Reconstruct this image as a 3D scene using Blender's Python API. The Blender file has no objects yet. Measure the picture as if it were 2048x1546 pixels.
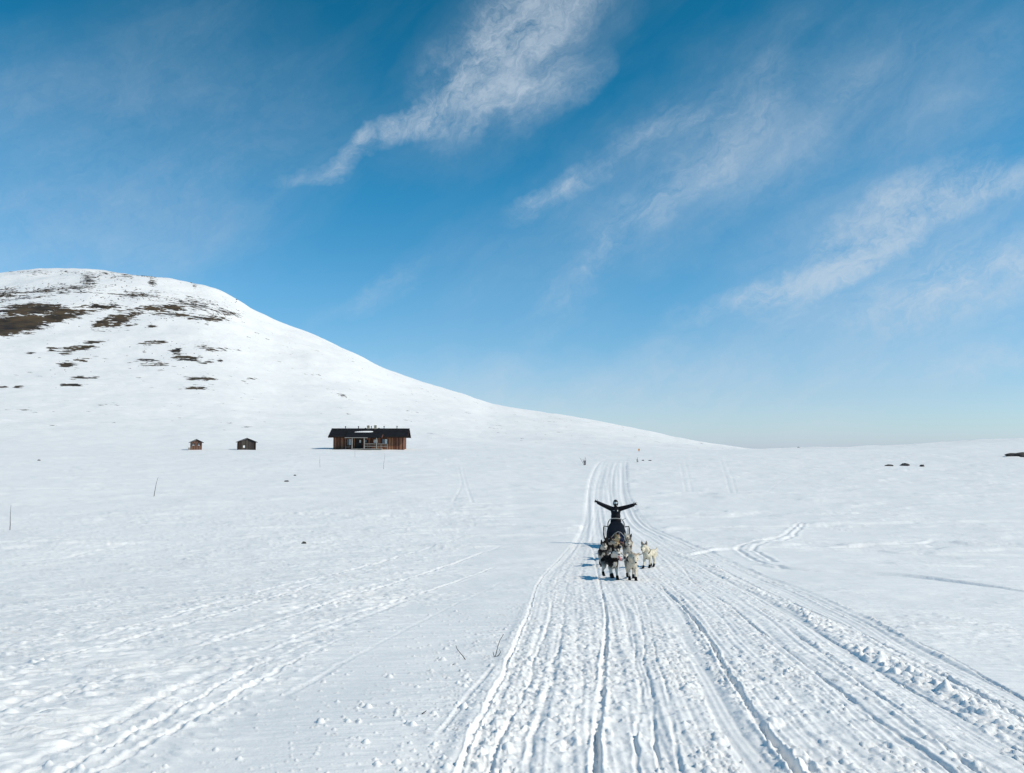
import bpy, bmesh, math, random
import numpy as np
from mathutils import Vector, Matrix, Euler

# ------------------------------------------------------------------ camera, sky, sun, exposure
SC = bpy.context.scene
COL = SC.collection
FPX = 1541.0                      # focal length in photo pixels (photo 2048 x 1546)
PITCH = math.radians(4.6)
cam_d = bpy.data.cameras.new('camera')
cam_d.sensor_width = 36.0
cam_d.lens = 36.0 * FPX / 2048.0
cam_d.clip_start = 0.1
cam_d.clip_end = 20000.0
cam = bpy.data.objects.new('camera', cam_d)
COL.objects.link(cam)
cam.location = (0, 0, 0)
cam.rotation_euler = (math.radians(90) + PITCH, 0, 0)
SC.camera = cam

SUN_AZ = math.radians(108.0)       # clockwise from the viewing direction (+Y)
SUN_EL = math.radians(41.0)
sun_dir = Vector((math.sin(SUN_AZ) * math.cos(SUN_EL), math.cos(SUN_AZ) * math.cos(SUN_EL), math.sin(SUN_EL)))
sl = bpy.data.lights.new('sun', 'SUN')
sl.energy = 3.7
sl.angle = math.radians(0.53)
sl.color = (1.0, 0.895, 0.745)
sun = bpy.data.objects.new('sun', sl)
COL.objects.link(sun)
sun.rotation_euler = sun_dir.to_track_quat('Z', 'Y').to_euler()
sun.location = sun_dir * 50

SC.cycles.max_bounces = 4; SC.cycles.diffuse_bounces = 3; SC.cycles.glossy_bounces = 2
SC.view_settings.view_transform = 'Standard'
SC.view_settings.look = 'None'
SC.view_settings.exposure = 0.0
SC.view_settings.gamma = 1.0
SC.view_settings.use_curve_mapping = False

def px_dir(u, v):
    xc = (u - 1024.0) / FPX; yc = (773.0 - v) / FPX
    return xc, math.cos(PITCH) - yc * math.sin(PITCH), math.sin(PITCH) + yc * math.cos(PITCH)

world = bpy.data.worlds.new('World'); SC.world = world; world.use_nodes = True
world.cycles.sampling_method = 'MANUAL'; world.cycles.sample_map_resolution = 512
NT = world.node_tree; NT.nodes.clear()
def wn(t, **k):
    n = NT.nodes.new(t)
    for a, b in k.items(): setattr(n, a, b)
    return n
def wlink(a, b): NT.links.new(a, b)
def wmath(op, a, b=None, c=None, clamp=False):
    n = wn('ShaderNodeMath', operation=op, use_clamp=clamp)
    for i, q in enumerate((a, b, c)):
        if q is None: continue
        if isinstance(q, (int, float)): n.inputs[i].default_value = q
        else: wlink(q, n.inputs[i])
    return n.outputs[0]
sky = wn('ShaderNodeTexSky', sky_type='NISHITA')
sky.sun_disc = False
sky.sun_elevation = SUN_EL
sky.sun_rotation = SUN_AZ
sky.altitude = 600.0
sky.air_density = 1.0
sky.dust_density = 0.5
sky.ozone_density = 2.6
tc = wn('ShaderNodeTexCoord')
sep = wn('ShaderNodeSeparateXYZ'); wlink(tc.outputs['Generated'], sep.inputs[0])
# tint of this clear, cold mountain air by height above the horizon (same all round)
el = wn('ShaderNodeMapRange'); wlink(sep.outputs['Z'], el.inputs[0]); el.inputs[1].default_value = 0.0; el.inputs[2].default_value = 0.6
gr_ = wn('ShaderNodeValToRGB'); wlink(el.outputs[0], gr_.inputs[0])
AIR = [(0.0, (.93, 1.14, 1.70)), (.05, (.90, 1.12, 1.42)), (.11, (.86, 1.09, 1.31)), (.22, (.74, 1.14, 1.29)), (.33, (.58, 1.18, 1.33)), (.52, (.25, 1.12, 1.30)), (.70, (.12, 1.00, 1.15)), (.86, (.07, .90, 1.02)), (1.0, (.09, .85, 1.0))]
while len(gr_.color_ramp.elements) < len(AIR): gr_.color_ramp.elements.new(.5)
for e_, (p_, c_) in zip(gr_.color_ramp.elements, AIR):
    e_.position = p_; e_.color = c_ + (1,)
hs = wn('ShaderNodeVectorMath', operation='MULTIPLY'); wlink(sky.outputs[0], hs.inputs[0]); wlink(gr_.outputs[0], hs.inputs[1])
yy = wmath('MAXIMUM', sep.outputs['Y'], 0.08)
gx = wmath('DIVIDE', sep.outputs['X'], yy)
gz_ = wmath('DIVIDE', sep.outputs['Z'], yy)
gn = wn('ShaderNodeCombineXYZ'); wlink(gx, gn.inputs[0]); wlink(gz_, gn.inputs[1])
front = wn('ShaderNodeMapRange', interpolation_type='SMOOTHSTEP'); wlink(sep.outputs['Y'], front.inputs[0])
front.inputs[1].default_value = 0.1; front.inputs[2].default_value = 0.45
# warp so that the cirrus edges are torn, not elliptical
wz = wn('ShaderNodeTexNoise'); wlink(tc.outputs['Generated'], wz.inputs['Vector'])
wz.inputs['Scale'].default_value = 7.0; wz.inputs['Detail'].default_value = 5.0; wz.inputs['Roughness'].default_value = 0.6
wsub = wn('ShaderNodeVectorMath', operation='SUBTRACT'); wlink(wz.outputs['Color'], wsub.inputs[0]); wsub.inputs[1].default_value = (0.5, 0.5, 0.5)
wsc = wn('ShaderNodeVectorMath', operation='MULTIPLY'); wlink(wsub.outputs[0], wsc.inputs[0]); wsc.inputs[1].default_value = (0.13, 0.13, 0.0)
wad = wn('ShaderNodeVectorMath', operation='ADD'); wlink(gn.outputs[0], wad.inputs[0]); wlink(wsc.outputs[0], wad.inputs[1])
# (u, v, half length px, half width px, rotation deg (up-right positive), weight)
CIRRUS = [
 (745, 288, 180, 32, 24, .72, 0), (850, 225, 110, 30, 38, .50, 0), (960, 150, 190, 95, 42, .55, 0), (1040, 70, 190, 110, 60, .85, 0), (1090, 0, 150, 90, 50, .6, 0),
 (1120, 165, 120, 45, 38, .32, 0), (1110, 385, 130, 32, 25, .62, 0), (1310, 262, 130, 36, 24, .34, 0), (1450, 260, 190, 60, 50, .26, 0), (1290, 440, 240, 40, 36, .26, 0),
 (1560, 580, 240, 28, 21, .60, 0), (1680, 528, 220, 42, 27, .72, 0), (1830, 430, 210, 66, 30, .66, 0), (1990, 372, 200, 48, 18, .70, 0), (1970, 560, 280, 72, 15, .66, 0),
 (1880, 500, 440, 150, 16, .36, 1), (1880, 650, 520, 100, 8, .28, 1), (2010, 735, 170, 36, 12, .45, 0), (1700, 230, 600, 230, 20, .24, 1), 
 (740, 590, 130, 24, 24, .24, 0), (160, 340, 520, 330, 20, .22, 1), (60, 500, 420, 130, 5, .16, 1), (1020, 100, 330, 150, 45, .20, 1), (1150, 815, 950, 110, 2, .46, 1), (1250, 420, 500, 160, 30, .16, 1), (1180, 560, 160, 40, 45, .22, 0),
]
acc = None; soft = None
for (u, v, a, b, r, w, sf) in CIRRUS:
    X, Y, Z = px_dir(u, v)
    m = wn('ShaderNodeMapping', vector_type='TEXTURE')
    m.inputs['Location'].default_value = (X / Y, Z / Y, 0)
    m.inputs['Rotation'].default_value = (0, 0, math.radians(r))
    m.inputs['Scale'].default_value = (1.25 * a / FPX, 1.25 * b / FPX, 1)
    wlink(wad.outputs[0], m.inputs['Vector'])
    g = wn('ShaderNodeTexGradient', gradient_type='SPHERICAL'); wlink(m.outputs[0], g.inputs[0])
    s = wmath('SMOOTH_MIN', wmath('MULTIPLY', g.outputs['Fac'], 1.3), 1.0, 0.25)
    q = wmath('MULTIPLY', s, w)
    if sf: soft = q if soft is None else wmath('ADD', soft, q)
    else: acc = q if acc is None else wmath('ADD', acc, q)
acc = wmath('MULTIPLY', acc, front.outputs[0]); soft = wmath('MULTIPLY', soft, front.outputs[0])
# stringy wisps: noise stretched along the drift direction
vr = wn('ShaderNodeVectorRotate', rotation_type='Y_AXIS'); wlink(tc.outputs['Generated'], vr.inputs['Vector']); vr.inputs['Angle'].default_value = math.radians(33)
vm = wn('ShaderNodeVectorMath', operation='MULTIPLY'); wlink(vr.outputs[0], vm.inputs[0]); vm.inputs[1].default_value = (2.4, 2.4, 9.5)
n1 = wn('ShaderNodeTexNoise'); wlink(vm.outputs[0], n1.inputs['Vector'])
n1.inputs['Scale'].default_value = 1.5; n1.inputs['Detail'].default_value = 6.0; n1.inputs['Roughness'].default_value = 0.62; n1.inputs['Distortion'].default_value = 0.35
vb = wn('ShaderNodeVectorMath', operation='MULTIPLY'); wlink(wsub.outputs[0], vb.inputs[0]); vb.inputs[1].default_value = (.22, .22, .22)
va = wn('ShaderNodeVectorMath', operation='ADD'); wlink(vr.outputs[0], va.inputs[0]); wlink(vb.outputs[0], va.inputs[1])
vf = wn('ShaderNodeVectorMath', operation='MULTIPLY'); wlink(va.outputs[0], vf.inputs[0]); vf.inputs[1].default_value = (.55, .55, 1.5)
n2 = wn('ShaderNodeTexNoise'); wlink(vf.outputs[0], n2.inputs['Vector'])
n2.inputs['Scale'].default_value = 17.0; n2.inputs['Detail'].default_value = 7.0; n2.inputs['Roughness'].default_value = 0.72; n2.inputs['Distortion'].default_value = 0.0
wis = wmath('ADD', wmath('MULTIPLY', n1.outputs['Fac'], 0.55), wmath('MULTIPLY', n2.outputs['Fac'], 0.60))
wis = wmath('MULTIPLY_ADD', wis, 3.9, -1.62)
wis = wmath('MAXIMUM', wis, 0.10)
cl = wmath('MULTIPLY', acc, wis)
base_c = wmath('MULTIPLY', wmath('MAXIMUM', wmath('MULTIPLY_ADD', n1.outputs['Fac'], 2.2, -1.0), 0.0), 0.10)
cl = wmath('ADD', cl, base_c)
cl = wmath('ADD', cl, wmath('MULTIPLY', soft, wmath('MULTIPLY_ADD', n1.outputs['Fac'], 2.4, .05)))
cl = wmath('MULTIPLY', cl, 0.60)
cl = wmath('SMOOTH_MIN', cl, 0.60, 0.40)
cl = wmath('MULTIPLY', cl, wmath('MULTIPLY_ADD', n2.outputs['Fac'], 1.7, .10))
mix = wn('ShaderNodeMix', data_type='RGBA'); wlink(cl, mix.inputs['Factor'])
wlink(hs.outputs['Vector'], mix.inputs['A']); mix.inputs['B'].default_value = (6.0, 6.9, 7.8, 1)
bg = wn('ShaderNodeBackground'); bg.inputs['Strength'].default_value = 0.10
wlink(mix.outputs['Result'], bg.inputs['Color'])
wo = wn('ShaderNodeOutputWorld'); wlink(bg.outputs[0], wo.inputs[0])

# ------------------------------------------------------------------ numpy noise
_rng = np.random.RandomState(7)
_PERM = _rng.permutation(1024).astype(np.int64)
_ANG = _rng.rand(1024) * 2 * np.pi
_GX, _GY = np.cos(_ANG), np.sin(_ANG)
_R1, _R2, _R3, _R4 = (_rng.rand(1024) for _ in range(4))
def _h(ix, iy, s=0):
    return _PERM[(_PERM[(ix + s * 131) & 1023] + iy) & 1023]
def pn(x, y, s=0):
    x = np.asarray(x, float); y = np.asarray(y, float)
    fx = np.floor(x); fy = np.floor(y)
    ix = fx.astype(np.int64); iy = fy.astype(np.int64)
    fx = x - fx; fy = y - fy
    ux = fx * fx * fx * (fx * (fx * 6 - 15) + 10); uy = fy * fy * fy * (fy * (fy * 6 - 15) + 10)
    def g(a, b):
        h = _h(ix + a, iy + b, s)
        return _GX[h] * (fx - a) + _GY[h] * (fy - b)
    n0 = g(0, 0); n0 = n0 + ux * (g(1, 0) - n0)
    n1 = g(0, 1); n1 = n1 + ux * (g(1, 1) - n1)
    return (n0 + uy * (n1 - n0)) * 1.45
def fbm(x, y, o=3, s=0, gain=0.5):
    t = 0; a = 1.0
    for k in range(o):
        t = t + a * pn(x * 2 ** k, y * 2 ** k, s + k * 7); a *= gain
    return t
def domes(x, y, cell, prob, s=0, rmin=.22, rmax=.55, flat=1.0):
    """height of half-buried lumps scattered one per cell; prob may be an array"""
    X = x / cell; Y = y / cell
    ix = np.floor(X).astype(np.int64); iy = np.floor(Y).astype(np.int64)
    out = np.zeros_like(X)
    for a in (-1, 0, 1):
        for b in (-1, 0, 1):
            h = _h(ix + a, iy + b, s)
            px = ix + a + _R1[h]; py = iy + b + _R2[h]
            r = rmin + (rmax - rmin) * _R3[h] ** 2
            d2 = (X - px) ** 2 + (Y - py) ** 2
            q = np.sqrt(np.maximum(0, r * r - d2)) * (_R4[h] < prob)
            out = np.maximum(out, q)
    return out * cell * flat
def sst(a, b, x):
    t = np.clip((x - a) / (b - a), 0, 1); return t * t * (3 - 2 * t)

# ------------------------------------------------------------------ terrain base (camera eye is the origin)
def pchip(xk, yk, xq):
    xk = np.asarray(xk, float); yk = np.asarray(yk, float)
    h = np.diff(xk); dl = np.diff(yk) / h
    m = np.zeros_like(xk)
    m[0] = dl[0]; m[-1] = dl[-1]
    for i in range(1, len(xk) - 1):
        if dl[i - 1] * dl[i] > 0:
            w1 = 2 * h[i] + h[i - 1]; w2 = h[i] + 2 * h[i - 1]
            m[i] = (w1 + w2) / (w1 / dl[i - 1] + w2 / dl[i])
    i = np.clip(np.searchsorted(xk, xq) - 1, 0, len(xk) - 2)
    t = (xq - xk[i]) / h[i]
    return ((2 * t ** 3 - 3 * t ** 2 + 1) * yk[i] + (t ** 3 - 2 * t ** 2 + t) * h[i] * m[i]
            + (-2 * t ** 3 + 3 * t ** 2) * yk[i + 1] + (t ** 3 - t ** 2) * h[i] * m[i + 1])
def smooth1(a, n):
    k = np.hanning(2 * n + 3)[1:-1]; k /= k.sum()
    return np.convolve(np.pad(a, n, mode='edge'), k, mode='valid')
_dk = [0, 4.2, 8, 12, 20.5, 27, 33.5, 45, 62, 80, 103, 130, 150, 175]
_zk = [-1.62, -1.72, -2.10, -2.54, -3.39, -3.76, -4.0, -4.05, -3.70, -2.9, -1.85, -0.8, -0.3, 0.1]
_DT = np.linspace(0, 175, 17501)
_ZT = smooth1(pchip(_dk, _zk, _DT), 260)
D0 = 150.0
_SKY = [(-900, 700), (-400, 590), (-150, 555), (0, 545), (90, 541), (180, 543), (300, 553), (400, 571), (450, 590), (520, 628), (560, 648), (640, 676), (700, 701),
        (780, 741), (860, 769), (930, 790), (985, 808), (1060, 821), (1160, 836), (1280, 859), (1380, 880), (1440, 890), (1520, 899), (1580, 897),
        (1640, 894.5), (1700, 895), (1800, 890), (1950, 881), (2048, 877), (2400, 868), (2900, 860)]
_azk = []; _tk = []
for (u, v) in _SKY:
    X, Y, Z = px_dir(u, v); _azk.append(math.atan2(X, Y)); _tk.append(Z / math.hypot(X, Y))
_AZT = np.linspace(-math.pi, math.pi, 14401)
_azk = [-math.pi, -1.6] + _azk + [1.7, math.pi]; _tk = [.0, .03] + _tk + [.01, .0]
_TS = smooth1(pchip(_azk, _tk, _AZT), 14)
_dsk = [(-900, 720), (0, 720), (300, 690), (600, 640), (985, 570), (1300, 510), (1500, 460), (1700, 430), (2048, 420), (2600, 420)]
_DS = pchip([-math.pi] + [math.atan2(*px_dir(u, 700)[:2]) for u, _ in _dsk] + [math.pi], [600] + [b for _, b in _dsk] + [600], _AZT)
_DS = smooth1(_DS, 60)
def base_z(az, d):
    zb = np.interp(d, _DT, _ZT)
    ts = np.interp(az, _AZT, _TS); ds = np.interp(az, _AZT, _DS)
    t0 = np.interp(D0, _DT, _ZT) / D0
    t = np.maximum(0, (d - D0) / (ds - D0))
    w = t ** 1.18
    g = np.where(t <= 1, 1 - np.maximum(0, 1 - w) ** 1.75, 1 - 0.55 * (t - 1) ** 2)
    tt = t0 + (ts - t0) * g
    far = t > 1.6
    tf = t0 + (ts - t0) * (1 - 0.55 * .36)
    dfar = D0 + 1.6 * (ds - D0)
    zf = tf * dfar - 0.10 * (d - dfar)
    zf = np.maximum(zf, -60 + 0 * d)
    z2 = np.where(far, zf, tt * d)
    return np.where(d <= D0, zb, z2)
def ground_px(u, v):
    """ground point (x, y) seen at photo pixel u, v"""
    X, Y, Z = px_dir(u, v)
    az = math.atan2(X, Y); T = Z / math.hypot(X, Y)
    d = np.exp(np.linspace(math.log(2.0), math.log(900), 6000))
    t = base_z(np.full_like(d, az), d) / d
    i = int(np.argmax(t >= T)) if (t >= T).any() else int(np.argmax(t))
    return math.sin(az) * d[i], math.cos(az) * d[i]
def polyw(pts): return [ground_px(u, v) for u, v in pts]
# ------------------------------------------------------------------ tracks pressed into the snow
def mono(pts, ax):
    p = sorted(polyw(pts), key=lambda q: q[ax])
    a = np.array([q[ax] for q in p]); b = np.array([q[1 - ax] for q in p])
    keep = np.concatenate([[True], np.diff(a) > 1e-3])
    a = a[keep]; b = b[keep]
    fa = np.linspace(a[0], a[-1], 500)
    return fa, smooth1(pchip(a, b, fa), 8)
EDGE_L = [(895, 1570), (912, 1542), (947, 1472), (979, 1405), (1017, 1323), (1026, 1296), (1055, 1232), (1073, 1173), (1088, 1150), (1112, 1125), (1130, 1106), (1152, 1075), (1165, 1045), (1169, 1010), (1172, 980), (1180, 950), (1196, 925), (1215, 914)]
EDGE_R = [(2250, 1500), (2060, 1395), (1919, 1327), (1843, 1292), (1780, 1254), (1716, 1226), (1606, 1178), (1533, 1153), (1485, 1131), (1423, 1105), (1362, 1078), (1310, 1056), (1292, 1043), (1277, 1020), (1262, 985), (1258, 950), (1258, 925), (1262, 914)]
_EL = mono(EDGE_L, 1); _ER = mono(EDGE_R, 1)
# along-view tracks: points, half width m, depth m, rim m, wobble m
GROOVES = [
 (EDGE_L, .026, .045, .026, .016),
 ([(972, 1546), (1010, 1460), (1050, 1380), (1075, 1300), (1095, 1250), (1105, 1200), (1112, 1160), (1130, 1120), (1160, 1085)], .024, .028, .006, .024),
 ([(1040, 1570), (1085, 1420), (1105, 1340), (1122, 1260), (1130, 1190), (1138, 1150)], .03, .020, .008, .03),
 ([(1186, 1570), (1190, 1520), (1197, 1440), (1205, 1350), (1211, 1270), (1212, 1235), (1205, 1190), (1198, 1160), (1190, 1120), (1183, 1080), (1190, 1040), (1200, 1000)], .038, .060, .034, .008),
 ([(1270, 1560), (1272, 1499), (1281, 1399), (1269, 1296), (1249, 1209), (1240, 1170)], .024, .022, .006, .022),
 ([(1325, 1560), (1317, 1516), (1304, 1405), (1293, 1340), (1281, 1241), (1266, 1185)], .022, .022, .006, .022),
 ([(1362, 1560), (1357, 1516), (1337, 1399), (1310, 1302), (1295, 1214), (1281, 1173)], .022, .014, .006, .010),
 ([(1610, 1565), (1596, 1546), (1520, 1444), (1463, 1359), (1422, 1286), (1400, 1254), (1360, 1208), (1340, 1190), (1318, 1166)], .040, .070, .036, .010),
 ([(1420, 1290), (1385, 1230), (1350, 1180), (1335, 1155)], .02, .03, .008, .01),
 ([(1930, 1565), (1906, 1539), (1843, 1492), (1748, 1432), (1672, 1371), (1590, 1311), (1492, 1239), (1456, 1208), (1391, 1170), (1360, 1131), (1330, 1110)], .026, .034, .010, .012),
 ([(1980, 1560), (1954, 1539), (1843, 1451), (1716, 1359), (1653, 1311), (1533, 1226), (1463, 1182), (1400, 1145), (1330, 1095)], .022, .022, .006, .008),
 ([(2100, 1540), (2010, 1480), (1900, 1420), (1760, 1340), (1640, 1265), (1560, 1222), (1450, 1160), (1390, 1128)], .022, .028, .006, .012),
 ([(2120, 1480), (2014, 1416), (1925, 1368), (1837, 1324), (1729, 1267), (1634, 1226), (1495, 1166), (1420, 1128), (1350, 1090)], .034, .045, .012, .010),
 ([(2130, 1440), (1990, 1365), (1870, 1300), (1760, 1256), (1660, 1225)], .020, .030, .008, .012),
 # further up the trail behind the sled
 ([(1140, 1110), (1165, 1070), (1185, 1035), (1190, 1000), (1192, 970), (1205, 940), (1220, 920)], .07, .06, .03, .03),
 ([(1175, 1090), (1200, 1045), (1215, 1010), (1222, 980), (1226, 950), (1232, 925)], .07, .05, .03, .03),
 ([(1240, 1040), (1242, 1000), (1243, 960), (1245, 925)], .07, .04, .03, .03),
 ([(1335, 1090), (1300, 1052), (1275, 1020), (1256, 985), (1252, 950), (1253, 920)], .07, .05, .03, .03),
 ([(1420, 1118), (1360, 1085), (1322, 1062), (1302, 1050)], .05, .05, .03, .02),
 # old snowmobile tracks crossing the field on the left
 ([(-260, 1540), (0, 1423), (137, 1362), (284, 1324), (492, 1252), (683, 1191), (820, 1150)], .14, .030, .012, .02),
 ([(-60, 1432), (100, 1397), (250, 1352), (400, 1300), (560, 1240)], .04, .022, .010, .02),
 ([(-160, 1650), (34, 1543), (205, 1458), (342, 1386), (444, 1341), (683, 1252), (820, 1200)], .10, .034, .014, .02),
 ([(-60, 1650), (120, 1546), (250, 1478), (400, 1395), (500, 1340), (640, 1280)], .04, .026, .012, .02),
 ([(40, 1650), (205, 1543), (342, 1464), (444, 1406), (581, 1328), (700, 1270)], .045, .030, .014, .02),
 ([(880, 1470), (930, 1400), (990, 1330)], .03, .014, .01, .01),
 ([(0, 1075), (200, 1040), (400, 990), (600, 945)], .16, .06, .04, .05), ([(0, 1098), (300, 1035), (520, 985), (700, 955)], .16, .06, .04, .05), ([(100, 1122), (400, 1060), (700, 1000), (900, 970)], .15, .055, .04, .05),
 ([(150, 1290), (300, 1245), (500, 1190), (760, 1125), (950, 1060)], .10, .045, .03, .04), ([(350, 1310), (520, 1255), (700, 1195), (900, 1130), (1020, 1085)], .09, .045, .03, .04), ([(500, 1310), (650, 1252), (850, 1185), (1000, 1130)], .07, .035, .025, .03),
 ([(30, 1340), (200, 1295), (420, 1235), (650, 1160)], .09, .045, .03, .04), ([(560, 1400), (700, 1320), (860, 1235), (1010, 1160)], .05, .010, .006, .03),
 # old tracks up the far slopes
 ([(905, 1005), (922, 975), (920, 950), (915, 930)], .16, .07, .05, .05), ([(945, 1008), (936, 980), (928, 955), (924, 932)], .16, .07, .05, .05),
 ([(1372, 985), (1366, 955), (1360, 925)], .16, .07, .04, .03), ([(1384, 985), (1378, 955), (1370, 922)], .14, .06, .04, .03),
 ([(1462, 990), (1452, 955), (1440, 920)], .16, .07, .04, .03), ([(1474, 990), (1464, 955), (1450, 922)], .14, .06, .04, .03),
 ([(1535, 985), (1555, 968), (1580, 953), (1600, 945)], .14, .07, .05, .04),
]
# tracks that run across the view: points, half width, depth, rim, wobble
CROSS = [
 ([(1322, 1059), (1420, 1057), (1500, 1055.5), (1700, 1050), (1900, 1046), (2100, 1042)], .16, .06, .05, .02),
 ([(1370, 1112), (1470, 1100), (1600, 1099), (1740, 1102), (1830, 1110), (2100, 1112)], .10, .045, .03, .04),
 ([(1640, 1098), (1760, 1092), (1840, 1086), (1868, 1079)], .09, .045, .03, .03),
 ([(1600, 1052), (1700, 1063), (1800, 1072), (1850, 1078)], .05, .03, .0, .02),
 ([(1500, 1132), (1600, 1140), (1720, 1147), (1790, 1152), (1850, 1158), (1920, 1166), (2100, 1190)], .12, .07, .03, .04),
 ([(0, 1034), (60, 1024), (120, 1013), (180, 1002)], .22, .05, .06, .05),
]
# winding pair of ski tracks: arbitrary direction
_za = [(1600, 1046), (1590, 1055), (1580, 1062), (1572, 1070), (1558, 1078), (1540, 1082), (1505, 1088), (1484, 1095), (1475, 1101), (1481, 1108), (1490, 1114), (1512, 1124), (1545, 1134), (1590, 1142)]
_zb = [(1608, 1049), (1600, 1058), (1590, 1067), (1587, 1076), (1572, 1081), (1545, 1087), (1522, 1093), (1506, 1100), (1507, 1106), (1520, 1112), (1535, 1118), (1548, 1126)]
_gr = [(mono(p, 1), w * .62, d * .62, r * .40, j) for p, w, d, r, j in GROOVES]
_cr = [(mono(p, 0), w * 1.4, d * 1.3, r * 1.4, j) for p, w, d, r, j in CROSS]
_zz = [np.array(polyw(p)) for p in (_za, _zb)]
BERM1 = mono([(2150, 1545), (2033, 1473), (1919, 1403), (1811, 1346), (1716, 1296), (1634, 1242), (1542, 1197), (1454, 1156), (1413, 1131), (1341, 1105), (1310, 1090)], 1)
BERM2 = mono([(2150, 1420), (1990, 1340), (1919, 1320), (1843, 1285), (1780, 1250), (1716, 1222), (1606, 1175), (1533, 1150), (1485, 1128), (1423, 1103), (1362, 1076), (1310, 1055)], 1)
LANES = [   # smooth pressed lanes (ski or belt): centre line, half width m
 (mono([(1530, 1570), (1500, 1520), (1450, 1430), (1420, 1370), (1380, 1280), (1350, 1210), (1330, 1180)], 1), .085),
 (mono([(2020, 1500), (1870, 1400), (1700, 1300), (1560, 1215), (1450, 1155), (1380, 1120)], 1), .16),
 (mono([(2110, 1425), (1960, 1350), (1830, 1300), (1700, 1245), (1560, 1185), (1440, 1125)], 1), .20),
]
def line_at(tab, q): return np.interp(q, tab[0], tab[1])

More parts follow.
